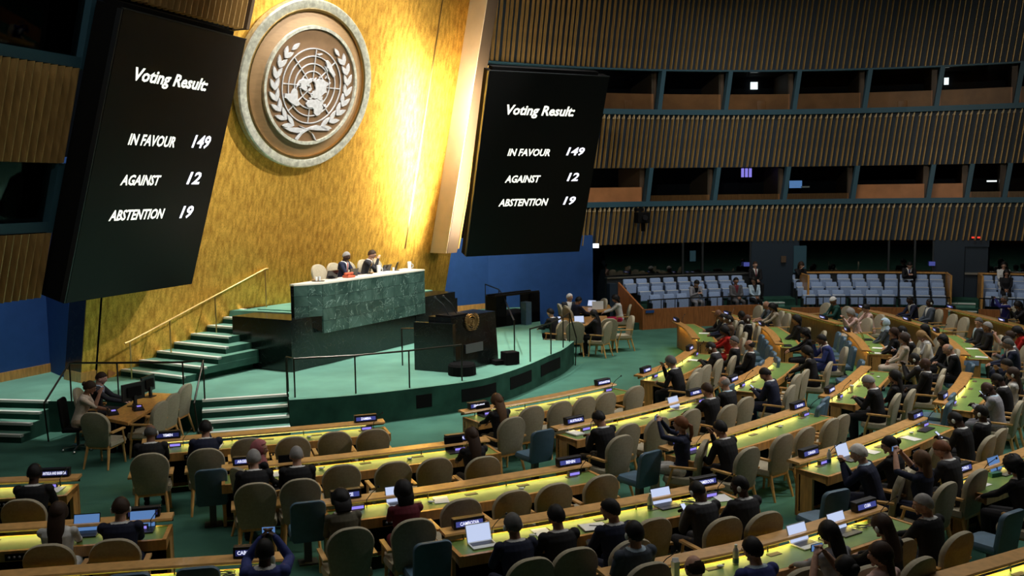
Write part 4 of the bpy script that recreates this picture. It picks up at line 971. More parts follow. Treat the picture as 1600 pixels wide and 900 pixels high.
ROWS = [
 ('A1', [(-70, 752), (40, 747), (124, 743)], [('ANTIGUA AND BARBUDA', 88, 737, PD)], 'oak desk with yellow-lit green top nearest the left steps, under ANTIGUA AND BARBUDA'),
 ('A2', [(-60, 826), (120, 815), (270, 804)], [('BELGIUM', 228, 797, PD)], 'oak desk with yellow-lit green top under the BELGIUM sign'),
 ('A3', [(-60, 901), (200, 882), (450, 866)], [('CABO VERDE', 396, 856, PD)], 'oak desk with yellow-lit green top under the CABO VERDE sign'),
 ('B1', [(222, 688), (420, 672), (600, 656)], [('YEMEN', 262, 679, PD), ('ZAMBIA', 570, 653, PS)], 'oak desk with YEMEN and ZAMBIA signs, closest to the platform front'),
 ('B2', [(346, 729), (520, 713), (762, 684)], [('ARGENTINA', 384, 719, PS), ('ARMENIA', 714, 685, PS)], 'oak desk with ARGENTINA and ARMENIA signs'),
 ('B3', [(503, 784), (700, 758), (919, 722)], [('BELIZE', 540, 769, PS), ('BENIN', 886, 721, PS)], 'oak desk with BELIZE and BENIN signs'),
 ('B4', [(691, 830), (900, 796), (1125, 754)], [('CAMBODIA', 732, 816, PS), ('CAMEROON', 1092, 750, PS)], 'oak desk with CAMBODIA and CAMEROON signs'),
 ('B5', [(940, 894), (1180, 846), (1376, 789)], [('CROATIA', 983, 873, PS), ('CUBA', 1345, 788, PS)], 'oak desk with CROATIA and CUBA signs'),
 ('B6', [(1440, 909), (1600, 863), (1680, 838)], [], 'oak desk corner with yellow-lit green top cut by the bottom right of the photo'),
 ('C1', [(721, 642), (840, 622), (958, 598)], [('ZIMBABWE', 746, 633, PS), ('AFGHANISTAN', 941, 597, PS)], 'oak desk with ZIMBABWE and AFGHANISTAN signs'),
 ('C2', [(866, 668), (985, 643), (1095, 615)], [('AUSTRALIA', 893, 656, PS), ('AUSTRIA', 1083, 613, PS)], 'oak desk with AUSTRALIA and AUSTRIA signs'),
 ('C3', [(1037, 699), (1155, 668), (1257, 635)], [('BHUTAN', 1062, 688, PS), ('BOLIVIA', 1242, 633, PS)], 'oak desk with BHUTAN and BOLIVIA signs'),
 ('C4', [(1240, 720), (1350, 686), (1441, 650)], [('CANADA', 1263, 706, PS), ('CHAD', 1424, 648, PS)], 'oak desk with CANADA and CHAD signs'),
 ('C5', [(1478, 746), (1600, 705), (1690, 668)], [('CYPRUS', 1503, 731, PS)], 'oak desk with the CYPRUS sign at the right edge'),
 ('D1', [(998, 586), (1045, 568), (1082, 545)], [('ALBANIA', 1009, 578, PS), ('ALGERIA', 1077, 543, PS)], 'curved oak desk with ALBANIA and ALGERIA signs'),
 ('D2', [(1135, 601), (1180, 579), (1209, 558)], [('AZERBAIJAN', 1146, 592, PS)], 'curved oak desk with the AZERBAIJAN sign'),
 ('D3', [(1288, 619), (1325, 596), (1354, 571)], [('BOTSWANA', 1298, 609, PS)], 'curved oak desk with the BOTSWANA sign'),
 ('D4', [(1467, 629), (1496, 605), (1512, 581)], [('CHILE', 1475, 618, PS)], 'curved oak desk with the CHILE sign'),
 ('E1', [(1056, 501), (1075, 512), (1088, 528)], [('ANDORRA', 1063, 498, PS)], 'curved oak desk with the ANDORRA sign'),
 ('E2', [(1186, 505), (1205, 518), (1219, 537)], [('BAHAMAS', 1191, 506, PS)], 'curved oak desk with the BAHAMAS sign'),
 ('E3', [(1322, 515), (1341, 529), (1355, 547)], [('BRAZIL', 1326, 515, PS)], 'curved oak desk with the BRAZIL sign'),
 ('E4', [(1462, 517), (1487, 533), (1510, 554)], [('CHINA', 1467, 516, PS)], 'curved oak desk with the CHINA sign'),
 ('F1', [(1117, 486), (1142, 493), (1166, 503)], [('BAHRAIN', 1150, 489, PS)], 'oak desk with the BAHRAIN sign'),
 ('F2', [(1205, 479), (1250, 488), (1312, 505)], [('BULGARIA', 1215, 477, PS), ('BURUNDI', 1287, 496, PS)], 'oak desk with BULGARIA and BURUNDI signs'),
 ('F3', [(1345, 481), (1390, 492), (1458, 513)], [('COLOMBIA', 1349, 478, PS), ('COMOROS', 1426, 498, PS)], 'oak desk with COLOMBIA and COMOROS signs'),
 ('F4', [(1483, 481), (1540, 495), (1625, 518)], [('CROATIA', 0, 0, PS)][:0] + [('CONGO', 1487, 479, PS), ('DENMARK', 1568, 500, PS)], 'oak desk with CONGO and DENMARK signs'),
]
for r in ROWS: desk_row(*r)

# ================================================================== CHAIRS
def pad(w0, w1, h, th, rtop, y0=0., lean=.0, seg=7, n=7):
    """upholstered back: front and back skins joined by a rounded edge; narrows to the bottom, round top corners"""
    out = []
    for k in range(seg + 1): a = math.pi / 2 * k / seg; out.append((w1 / 2 - rtop + rtop * math.cos(a), h - rtop + rtop * math.sin(a)))
    rt = [(w0 / 2 - .03, 0), (w0 / 2, .04), (w0 / 2 + (w1 - w0) * .25, h * .35)] + out
    loop = rt + [(-x, z) for x, z in rt[::-1]]
    return loop
def back_mb(w0, w1, h, th, rtop, z0, y0, lean, curve=.03):
    loop = pad(w0, w1, h, th, rtop); m = MB(); rings = []
    for sc, dy in ((.90, -th / 2), (.97, -th * .42), (1, -th * .15), (1, th * .15), (.97, th * .42), (.90, th / 2)):
        r = []
        for x, z in loop:
            zz = h / 2 + (z - h / 2) * (1 - (1 - sc) * .7); r.append((x * sc, y0 - lean * zz + dy + curve * (x / (w1 / 2)) ** 2, z0 + zz))
        rings.append(r)
    return m.loft(rings)
def chair_proto():
    t = thing('delegate_chair', 'x', 'chair', world=False)
    obj('seat', MB().loft([[(x * s, .03 + y * s, z) for x, y in ((-.26, -.24), (.26, -.24), (.28, .0), (.27, .22), (.18, .27), (-.18, .27), (-.27, .22), (-.28, 0))] for s, z in ((.92, .38), (1, .40), (1, .44), (.95, .475))]), M['beige'], t, True)
    obj('backrest', back_mb(.45, .555, .655, .085, .235, .38, -.20, .17), M['beige'], t, True)
    for sx in (-1, 1):
        obj('leg', MB().tube([(sx * .22, .20, .40), (sx * .235, .24, 0)], [.026, .018], 8), M['oak_pale'], t, True)
        obj('leg', MB().tube([(sx * .20, -.19, .42), (sx * .22, -.25, .2), (sx * .235, -.31, 0)], [.028, .024, .017], 8), M['oak_pale'], t, True)
        m = MB().tube([(sx * .265, .20, .36), (sx * .285, .12, .64)], [.022, .018], 6).loft([[(sx * .285 + a * .03, y, .64 + b) for a, b in ((-1, 0), (1, 0), (1, .028), (-1, .028))] for y in (-.24, .02, .17)])
        obj('armrest', m, M['oak_pale'], t)
    obj('seat_frame', MB().box((0, .0, .375), (.46, .44, .05)), M['oak'], t)
    return t
def blue_proto():
    t = thing('side_chair', 'x', 'chair', world=False)
    obj('seat', MB().loft([[(x * s, .03 + y * s, z) for x, y in ((-.24, -.22), (.24, -.22), (.25, .0), (.24, .22), (.17, .26), (-.17, .26), (-.24, .22), (-.25, 0))] for s, z in ((.9, .38), (1, .41), (1, .45), (.93, .485))]), M['bluefab'], t, True)
    obj('backrest', back_mb(.46, .48, .60, .085, .10, .36, -.21, .16), M['bluefab'], t, True)
    obj('pedestal', MB().box((0, -.02, .2), (.10, .10, .38)).box((0, -.02, .012), (.26, .22, .024)), M['greypost'], t)
    return t
CH, BL = chair_proto(), blue_proto(); CH.scale = (1.06,) * 3; USED = {'delegate_chair': False, 'side_chair': False}
def place(proto, p, face, label, group):
    a = math.atan2(face[1], face[0]) - math.pi / 2
    nm = proto.name
    if not USED[nm]:
        USED[nm] = True; kids(proto); proto.location = (float(p[0]), float(p[1]), float(p[2]) if len(p) > 2 else 0.); proto.rotation_euler = (0, 0, a); proto['label'] = label; proto['group'] = group; return proto
    return copy_thing(proto, (p[0], p[1], p[2] if len(p) > 2 else 0.), a, label, group)
CHAIRS = []     # (desk key, s, kind, position, face, taken-by)
def chair_at(u, v, key, kind='beige', face=None, z=0.):
    p = at(u, v, (1.08 if kind == 'beige' else 1.0) + z)
    if key in DESKS and face is None:
        D = DESKS[key]; s, off, nn = dnear(D, p); f = -nn; q = p[:2] + f * .30
        s, off, nn = dnear(D, q); lim = .98
        if off < lim: q = q + nn * (lim - off)
    else:
        f = np.array([math.cos(rad(face)), math.sin(rad(face))]); q = p[:2] + f * .30; s = u
    CHAIRS.append([key, s, kind, np.array([q[0], q[1], z]), f, None, u])
EMPTY = {
 'A2': [(29, 832)], 'B1': [(388, 685), (457.5, 683), (523, 675), (583, 671)],
 'B2': [(532, 724), (615, 722), (680, 716)], 'B3': [(713, 773), (792, 761), (854, 749), (920, 733)],
 'B4': [(1014, 807)], 'C1': [(821, 632), (863, 624), (904, 618), (940, 612), (978, 601)],
 'C2': [(972, 660), (1014, 649), (1055, 635), (1153, 626)], 'C3': [(1171, 693), (1196, 673), (1227, 662), (1260, 648), (1288, 644)],
 'C4': [(1434, 682)], 'D1': [(1070, 574), (1086, 569), (1099, 560)], 'D2': [(1221, 583), (1234, 576)],
 'E1': [(1117, 520)], 'E2': [(1234, 517), (1240, 520)], 'E3': [(1424, 538)], 'E4': [(1537, 537)],
 'F1': [(1161, 479)], 'F2': [(1266, 475), (1291, 489)], 'F3': [(1414, 487), (1454, 492), (1465, 497)], 'F4': [(1578, 491), (1590, 498)],
 'B5': [(1217, 869), (1407, 843)],
}
for k, L in EMPTY.items():
    for u, v in L: chair_at(u, v, k)
# blue side chairs beside the desk ends and in rows behind the desks
for k, L in {'B1': [(329, 729)], 'B2': [(481, 779)], 'B3': [(677, 841)], 'C1': [(850, 668)], 'C2': [(1019, 701)], 'B4': [(1220, 729)], 'B5': [(1455, 757)],
             'A2': [(97, 899), (200, 891), (308, 881)]}.items():
    for u, v in L: chair_at(u, v, k, 'blue')
for k, L in {'E1': [(1186, 514), (1192, 521), (1198, 529), (1204, 538), (1210, 547), (1216, 556)],
             'E2': [(1312, 517), (1320, 524), (1328, 531), (1336, 540), (1343, 549), (1348, 560)],
             'E3': [(1493, 563), (1497, 581), (1498, 592)],
             'D3': [(1490, 612), (1486, 624)], 'D2': [(1285, 628), (1292, 618)], 'D1': [(1142, 598)],
             'F1': [(1225, 488)], 'F2': [(1354, 490), (1336, 487)], 'F3': [(1458, 485), (1474, 489), (1490, 494), (1508, 498)]}.items():
    for u, v in L: chair_at(u, v, k, 'blue')
# ---- tribune seats
def trib_proto():
    t = thing('tribune_chair', 'x', 'seat', world=False)
    obj('backrest', back_mb(.44, .44, .46, .09, .05, .42, -.2, .12, 0), M['bluetrib'], t, True)
    obj('seat', MB().loft([[(x, .02 + y, z) for x, y in ((-.23, -.16), (.23, -.16), (.23, -.03), (-.23, -.03))] for z in (.36, .60, .70)]), M['bluetrib'], t)
    obj('seat_edge', MB().box((0, -.075, .705), (.46, .12, .018)), M['whiteplastic'], t)
    for sx in (-1, 1): obj('side_panel', MB().box((sx * .255, -.08, .3), (.03, .34, .58)), M['grey'], t)
    return t
TR = trib_proto(); USED['tribune_chair'] = False
TROWS = []
def trib_row(us, v, r, z, block, row):
    for i, u in enumerate(us):
        p = ring(ringphi(u, r), r, z); f = unit(RC - p[:2])
        TROWS.append((p, f, i, len(us), block, row))
Zr = (.75, .50, .25); Rr_ = (19.08, 18.5, 17.88)
trib_row([986, 1006.6, 1028, 1049, 1071, 1092, 1113.6, 1135, 1156], 438, Rr_[0], Zr[0], 'nearer block', 'back')
trib_row([1009, 1030.5, 1052.5, 1074, 1097, 1118.5, 1140, 1163, 1184][:8], 450, Rr_[1], Zr[1], 'nearer block', 'middle')
trib_row([1028, 1050, 1070, 1093, 1121, 1152, 1180], 463, Rr_[2], Zr[2], 'nearer block', 'front')
trib_row([1252, 1273, 1294, 1322, 1345, 1368, 1397, 1421, 1445, 1468], 432, Rr_[0], Zr[0], 'wide block', 'back')
trib_row([1258, 1281, 1304, 1327, 1351, 1374, 1397, 1421, 1446, 1471], 445, Rr_[1], Zr[1], 'wide block', 'middle')
trib_row([1268, 1292, 1315, 1343, 1368, 1393, 1422, 1448, 1473], 458, Rr_[2], Zr[2], 'wide block', 'front')
trib_row([1547, 1571, 1596], 434, Rr_[0], Zr[0], 'end block', 'back')
trib_row([1552, 1577, 1601], 447, Rr_[1], Zr[1], 'end block', 'middle')
trib_row([1557, 1582, 1607], 460, Rr_[2], Zr[2], 'end block', 'front')
for p, f, i, n, b, r in TROWS:
    end = 'on the podium side' if i == 0 else '%s from the podium side' % ordw(i)
    place(TR, p, f, 'blue tribune seat %s, %s row of the %s' % (end if i == 0 else end, r, b), 'blue tribune seats')

# ================================================================== PEOPLE
SKIN = {'l': (.50, .285, .20), 't': (.36, .19, .125), 'm': (.19, .095, .06), 'd': (.065, .034, .024)}
CLO = dict(blk=(.010, .010, .012), navy=(.012, .016, .040), char=(.026, .026, .030), grey=(.10, .10, .11), lgrey=(.27, .27, .30), white=(.62, .62, .60), red=(.42, .015, .012),
           blue=(.035, .05, .19), royal=(.02, .02, .14), pink=(.62, .42, .38), rose=(.40, .13, .14), cream=(.60, .50, .40), lblue=(.42, .55, .66), pat=(.34, .29, .22), olive=(.10, .09, .06), brown=(.09, .05, .03), dgreen=(.012, .06, .05), burg=(.12, .015, .025), hot=(.60, .03, .10), slate=(.06, .075, .10), tan=(.42, .30, .20))
HAIR = dict(blk=(.008, .007, .007), brn=(.035, .018, .010), lbrn=(.10, .05, .022), gry=(.26, .25, .24), wht=(.62, .60, .57), red=(.15, .052, .018), bln=(.30, .18, .07), dgry=(.09, .088, .085))
def rotm(ax, a): return np.array(Matrix.Rotation(a, 3, ax))
HS = 1.09
HX, HY_, HZ_ = .078 * HS, .097 * HS, .116 * HS
def headr(d):
    x, y, z = d; k = 1.0
    if z < 0: k = 1 - .26 * min(1, (-z)) ** 1.5 * (1 if y > -.2 else 1.25)
    return k / math.sqrt((x / HX) ** 2 + (y / HY_) ** 2 + (z / HZ_) ** 2)
def sphere_mb(fr, seg=20, rings=14):
    m = MB(); L = []
    for i in range(1, rings):
        th = math.pi * i / rings
        for j in range(seg):
            d = (math.sin(th) * math.cos(2 * math.pi * j / seg), math.sin(th) * math.sin(2 * math.pi * j / seg), -math.cos(th)); r = fr(d); L.append((d[0] * r, d[1] * r, d[2] * r))
    L += [(0, 0, -fr((0, 0, -1.))), (0, 0, fr((0, 0, 1.)))]; fs = []
    for k in range(rings - 2):
        for i in range(seg): fs.append((k * seg + i, k * seg + (i + 1) % seg, (k + 1) * seg + (i + 1) % seg, (k + 1) * seg + i))
    e = (rings - 2) * seg; b = len(L) - 2
    for i in range(seg): fs.append((b, (i + 1) % seg, i)); fs.append((b + 1, e + i, e + (i + 1) % seg))
    return m.add(L, fs)
def tf(mb, R, t): mb.v = [tuple(np.asarray(R) @ np.asarray(p) + t) for p in mb.v]; return mb
PSC = 1.07
POSES = {
 # lean, head pitch, head yaw, left hand, right hand, (elbow out L, R), hold
 'desk': (.20, .18, 0, (-.10, .50, .74), (.10, .50, .74), (.5, .5), None),
 'deskL': (.15, .12, .7, (-.10, .48, .74), (.10, .50, .74), (.5, .5), None),
 'deskR': (.15, .12, -.7, (-.10, .50, .74), (.10, .48, .74), (.5, .5), None),
 'type': (.16, .24, 0, (-.10, .54, .755), (.11, .54, .755), (.3, .3), None),
 'read': (.20, .55, 0, (-.05, .40, .85), (.05, .40, .85), (.5, .5), (0, .44, .90)),
 'photo': (.02, -.02, 0, (-.07, .36, 1.25), (.07, .36, 1.25), (.7, .7), (0, .42, 1.31)),
 'chin': (.30, .22, 0, (-.12, .46, .74), (.03, .40, 1.06), (.5, .25), None),
 'lap': (-.08, .08, 0, (-.06, .28, .68), (.06, .28, .68), (.6, .6), None),
 'lapL': (-.05, .06, .75, (-.06, .28, .68), (.06, .28, .68), (.6, .6), None),
 'lapR': (-.05, .06, -.75, (-.06, .28, .68), (.06, .28, .68), (.6, .6), None),
 'clasp': (.32, .20, 0, (-.025, .44, 1.02), (.025, .44, 1.02), (.4, .4), None),
}
PM = {}
def build_pose(name, sex):
    lean, hp, hyaw, lh, rh, eo, hold = POSES[name]
    f = sex == 'f'; k = .90 if f else 1.0
    def B(p):
        p = np.asarray(p, float); a = lean * (.55 + .45 * min(1, max(0, (p[2] - .55) / .5))); q = p - [0, 0, .55]
        return np.array([p[0], q[1] * math.cos(a) + q[2] * math.sin(a), .55 + q[2] * math.cos(a) - q[1] * math.sin(a)])
    m = MB(); caps = []            # caps: (a, b, radius, region)
    def tb(path, radii, reg, bend=False, seg=12):
        path = [B(p) if bend else np.asarray(p, float) for p in path]; m.tube(path, radii, seg)
        for i in range(len(path) - 1):
            ra, rb = (np.mean(radii[i]), np.mean(radii[i + 1])); caps.append((path[i], path[i + 1], (ra + rb) / 2, reg))
    # torso as a loft of ellipses
    w = (.165, .175, .150, .165, .180, .165, .10) if f else (.165, .175, .165, .185, .205, .19, .115)
    d = (.12, .135, .105, .125, .115, .095, .075) if f else (.12, .135, .12, .13, .125, .105, .08)
    z = (.46, .55, .72, .88, .98, 1.045, 1.082); rings = []
    for a, b, c in zip(w, d, z):
        yo = .02 if (f and c == .88) else 0
        rings.append([B((a * math.cos(2 * math.pi * j / 20), yo + b * math.sin(2 * math.pi * j / 20), c)) for j in range(20)])
    m.loft(rings); 
    for i in range(len(z) - 1): caps.append((B((0, 0, z[i])), B((0, 0, z[i + 1])), (w[i] + d[i]) / 2, 'torso'))
    tb([(0, -.005, 1.05), (0, .0, 1.10), (0, .012, 1.17)], [.066 * k, .060 * k, .056 * k], 'neck', True)
    HR = rotm('Z', hyaw) @ rotm('X', -(hp + lean * .25)); HC = B((0, .0, 1.125)) + HR @ np.array([0, .028, .098])
    hm = tf(sphere_mb(headr, 24, 18), HR, HC); m.add(hm.v, hm.f)
    caps.append((HC + HR @ [0, 0, -.03], HC + HR @ [0, 0, .03], .085, 'head'))
    for c, r in (((0, .096, -.014), (.014, .020, .026)), ((0, .066, -.084), (.028, .018, .018)), ((0, .084, .030), (.055, .016, .014)), ((0, .083, -.054), (.020, .008, .007)),
                 ((-.078, -.005, -.012), (.012, .022, .034)), ((.078, -.005, -.012), (.012, .022, .034))):
        m.ell(HC + HR @ np.array(c) * HS, tuple(q * HS for q in r), 10, 8, R=HR)
    SH = []
    for sx, hand, out in ((-1, lh, eo[0]), (1, rh, eo[1])):
        S = B((sx * .185 * (k if f else 1), 0, 1.02)); Wr = np.asarray(hand, float); L1, L2 = .29 * (k if f else 1), .265 * (k if f else 1)
        v = Wr - S; dist = np.linalg.norm(v); 
        if dist > (L1 + L2) * .985: Wr = S + v / dist * (L1 + L2) * .985; v = Wr - S; dist = np.linalg.norm(v)
        u = v / dist; a = (L1 * L1 - L2 * L2 + dist * dist) / (2 * dist); h = math.sqrt(max(0, L1 * L1 - a * a))
        pole = np.array([sx * out, -.25, -1.0]); pole = unit(pole - u * (pole @ u)); E_ = S + u * a + pole * h
        ra = .048 if f else .060
        tb([S - [sx * .02, 0, 0], S + (E_ - S) * .35, E_], [ra * 1.12, ra, ra * .86], 'uparm'); m.ell(S, (ra * 1.15,) * 3); m.ell(E_, (ra * .88,) * 3)
        tb([E_, E_ + (Wr - E_) * .4, Wr], [ra * .86, ra * .82, ra * .60], 'fore')
        hd = unit(Wr - E_); hd = unit(hd + np.array([-sx * .15, 0, 0 if name in ('photo', 'chin', 'clasp') else -.15]))
        pn = np.array([-sx * .9, .1, -.3]) if name in ('photo', 'read', 'clasp', 'chin', 'lap', 'lapL', 'lapR') else np.array([-sx * .15, 0, -1.]); pn = unit(pn - hd * (pn @ hd)); sd = np.cross(hd, pn)
        Rh = np.c_[sd, hd, pn]; m.ell(Wr + hd * .05, (.040 * k, .055, .017), 10, 8, R=Rh); caps.append((Wr + hd * .015, Wr + hd * .10, .03, 'hand'))
        m.tube([Wr - hd * .03, Wr + hd * .03], [.028 * k, .028 * k], 8)
        for i, ln in enumerate((.062, .074, .070, .055)):
            b0 = Wr + hd * .088 + sd * (.031 - .0205 * i) * k; b1 = b0 + hd * ln * .5 + pn * .012; b2 = b1 + unit(hd + pn * 1.1) * ln * .5
            m.tube([b0 - hd * .02, b0, b1, b2], [.0095, .0095, .0088, .0075], 6); caps.append((b0, b2, .012, 'hand'))
        tt = 1 if (sd @ np.array([-sx, 0, 0])) > 0 else -1
        t0 = Wr + hd * .025 + sd * tt * .028; t1 = t0 + (hd * .6 + sd * tt * .7) * .035; t2 = t1 + (hd * .95 + pn * .3) * .033
        m.tube([t0, t1, t2], [.012, .0105, .009], 6); caps.append((t0, t2, .012, 'hand'))
    for sx in (-1, 1):
        hip = np.array([sx * .085, .0, .555]); kn = np.array([sx * (.085 if f else .12), .46, .53]); an = np.array([sx * (.085 if f else .125), .42, .10])
        tb([hip, hip + (kn - hip) * .5, kn], [.098, .086, .066], 'leg'); m.ell(kn, (.064,) * 3)
        tb([kn, kn + (an - kn) * .35, an], [.064, .062, .044], 'leg')
        tb([an + [0, -.04, -.045], an + [0, .06, -.05], an + [0, .17, -.065]], [.042, .042, .028], 'foot')
    tmp = bpy.data.objects.new('tmp_body', bpy.data.meshes.new('tmp_body')); tmp.data.from_pydata(m.v, [], m.f); COL.objects.link(tmp)
    bm = bmesh.new(); bm.from_mesh(tmp.data); bmesh.ops.recalc_face_normals(bm, faces=bm.faces); bm.to_mesh(tmp.data); bm.free()
    r = tmp.modifiers.new('r', 'REMESH'); r.mode = 'VOXEL'; r.voxel_size = .0092; r.use_smooth_shade = True
    s = tmp.modifiers.new('s', 'SMOOTH'); s.iterations = 2; s.factor = .5
    PM[(name, sex)] = dict(tmp=tmp, caps=caps, HR=HR, HC=HC, hold=hold, lean=lean, R=HR)
def finish_poses():
    bpy.context.view_layer.update(); dg = bpy.context.evaluated_depsgraph_get()
    for k, P in PM.items(): P['mesh'] = bpy.data.meshes.new_from_object(P['tmp'].evaluated_get(dg))
    REG = ['torso', 'uparm', 'fore', 'hand', 'head', 'neck', 'leg', 'foot']; SLOT = {'torso': 1, 'uparm': 1, 'fore': 2, 'hand': 0, 'head': 0, 'neck': 0, 'leg': 5, 'foot': 6}
    for k, P in PM.items():
        me = P['mesh']; n = len(me.polygons); c = np.zeros(n * 3); me.polygons.foreach_get('center', c); c = c.reshape(n, 3)
        best = np.full(n, 9.); reg = np.zeros(n, int)
        for a, b, r, g in P['caps']:
            ab = b - a; t = np.clip(((c - a) @ ab) / (ab @ ab + 1e-9), 0, 1); dd = np.linalg.norm(c - a - t[:, None] * ab, axis=1) - r
            q = dd < best; best[q] = dd[q]; reg[q] = SLOT[g]
            if g == 'torso': pass
        # shirt front and tie, measured along the bent torso
        tor = np.zeros(n, bool); bt = np.full(n, 9.)
        a_ = P['lean'] * .9; q = c - [0, 0, .55]; y = q[:, 1] * math.cos(a_) - q[:, 2] * math.sin(a_); z = .55 + q[:, 2] * math.cos(a_) + q[:, 1] * math.sin(a_)
        fr = (reg == 1) & (y > .0) & (z > .80) & (np.abs(c[:, 0]) < .012 + (z - .80) * .27)
        reg[fr] = 3; reg[fr & (np.abs(c[:, 0]) < .019)] = 4
        rr = np.hypot(c[:, 0], y); nk = ((reg == 1) | (reg == 3) | (reg == 4)) & (z > 1.085) & (rr < .12); reg[nk] = 0
        col = ((reg == 1) | (reg == 0)) & (z > 1.072) & (z < 1.094) & (rr < .105); reg[col] = 3
        hl = (c - P['HC']) @ P['HR']; hd_ = np.linalg.norm(hl / np.array([HX, HY_, HZ_]) , axis=1); reg[(hd_ < 1.32) & (hl[:, 2] > -.16) & ((z > 1.10) | (hl[:, 1] > .02)) & ((reg == 1) | (reg == 3) | (reg == 4))] = 0; lip = (reg == 0) & (hl[:, 1] > .075) & (np.abs(hl[:, 0]) < .024) & (hl[:, 2] > -.064) & (hl[:, 2] < -.049); reg[lip] = 7
        me.materials.clear()
        for i in range(8): me.materials.append(M['black'])
        me.polygons.foreach_set('material_index', reg.astype(np.int32)); me.name = 'body'
        bpy.data.objects.remove(P['tmp'])
HM = {}
def hair_mesh(style):
    if style in HM: return HM[style]
    rnd = random.Random(hash(style) % 99 if False else len(style)); m = MB()
    def region(d):
        x, y, z = d; yy = y
        line = .50 * max(0, yy) + .12 - .72 * max(0, -yy) * 1.0
        if style in ('long', 'bob', 'pony', 'bun', 'curly', 'longl'): line = .50 * max(0, yy) ** 1.3 + (-.55 if style in ('long', 'bob', 'curly') else -.15) * (1 - max(0, yy)) - .5 * max(0, -yy)
        if style == 'ring': return z > -.45 and z < .48 - .35 * y and y < .15 and z > .05 - .7 * max(0, -y)
        if style == 'cap': return z > .28 - .1 * y
        if style == 'hijab': return not (y > .45 and abs(x) < .62 and -.75 < z < .62)
        return z > line
    th = dict(short=.017, crop=.008, ring=.010, long=.020, longl=.02, bob=.030, pony=.016, bun=.016, curly=.034, cap=.020, hijab=.022, thick=.026)[style]
    def fr(d):
        r = headr(d)
        if region(d): return r + th * (1 + (.5 * (rnd.random() - .5) if style == 'curly' else .18 * (rnd.random() - .5)))
        return r - .014
    h = sphere_mb(fr, 26, 20); m.add(h.v, h.f)
    def fall(L, w0, w1, y0=-.055):
        rings = []
        for k in range(7):
            t = k / 6; z = .04 - L * t; w = (w0 + (w1 - w0) * t) * (1 + .15 * math.sin(t * 3.1)); y = y0 - .045 * math.sin(t * 2.2)
            rings.append([(w * math.cos(a), y + .045 * (1 - .35 * t) * math.sin(a), z) for a in [2 * math.pi * j / 12 for j in range(12)]])
        m.loft(rings)
    if style == 'long': fall(.40, .088, .075)
    if style == 'bob': fall(.20, .092, .088, -.04)
    if style == 'curly': fall(.19, .10, .10, -.04)
    if style == 'pony': m.tube([(0, -.10, .03), (0, -.15, .0), (0, -.165, -.12), (0, -.14, -.24)], [.02, .035, .03, .012], 8)
    if style == 'bun': m.ell((0, -.115, .05), (.045, .04, .045))
    if style == 'hijab': m.loft([[((.085 + .06 * t) * math.cos(a), -.01 + (.08 + .05 * t) * math.sin(a), -.06 - .14 * t) for a in [2 * math.pi * j / 14 for j in range(14)]] for t in (0, .4, .8, 1)])
    HM[style] = new_mesh('hair', m, M['black'], True); 
    HM[style].materials.clear(); HM[style].materials.append(M['black']); return HM[style]
_eye = None
def eye_mesh():
    global _eye
    if _eye: return _eye
    m = MB()
    for sx in (-1, 1):
        m.ell((sx * .030 * HS, .083 * HS, .008), (.013, .007, .008), 8, 6, 0); m.ell((sx * .030 * HS, .0885 * HS, .008), (.006, .004, .0065), 6, 5, 1)
        m.ell((sx * .031 * HS, .090 * HS, .031), (.018, .005, .0045), 6, 5, 1)
    _eye = new_mesh('eyes', m, [flat((.5, .48, .45)), flat((.012, .009, .008))], True); return _eye
_acc = {}
def acc_mesh(k):
    if k in _acc: return _acc[k]
    m = MB()
    if k == 'earphone':
        m.ell((0, 0, 0), (.016, .026, .036), 10, 8); _acc[k] = new_mesh('earphone', m, M['whiteplastic'], True)
    if k == 'glasses':
        for sx in (-1, 1):
            m.tube([(sx * .032 + .022 * math.cos(a), .110, .006 + .017 * math.sin(a)) for a in [2 * math.pi * j / 10 for j in range(11)]], .0028, 4); m.tube([(sx * .054, .106, .012), (sx * .088, .0, .006)], .0028, 4)
        m.tube([(-.01, .112, .01), (.01, .112, .01)], .003, 4); _acc[k] = new_mesh('glasses', m, M['black'])
    return _acc[k]
def link_mats(o, mats):
    for i, q in enumerate(mats): o.material_slots[i].link = 'OBJECT'; o.material_slots[i].material = q
SPOTS = []
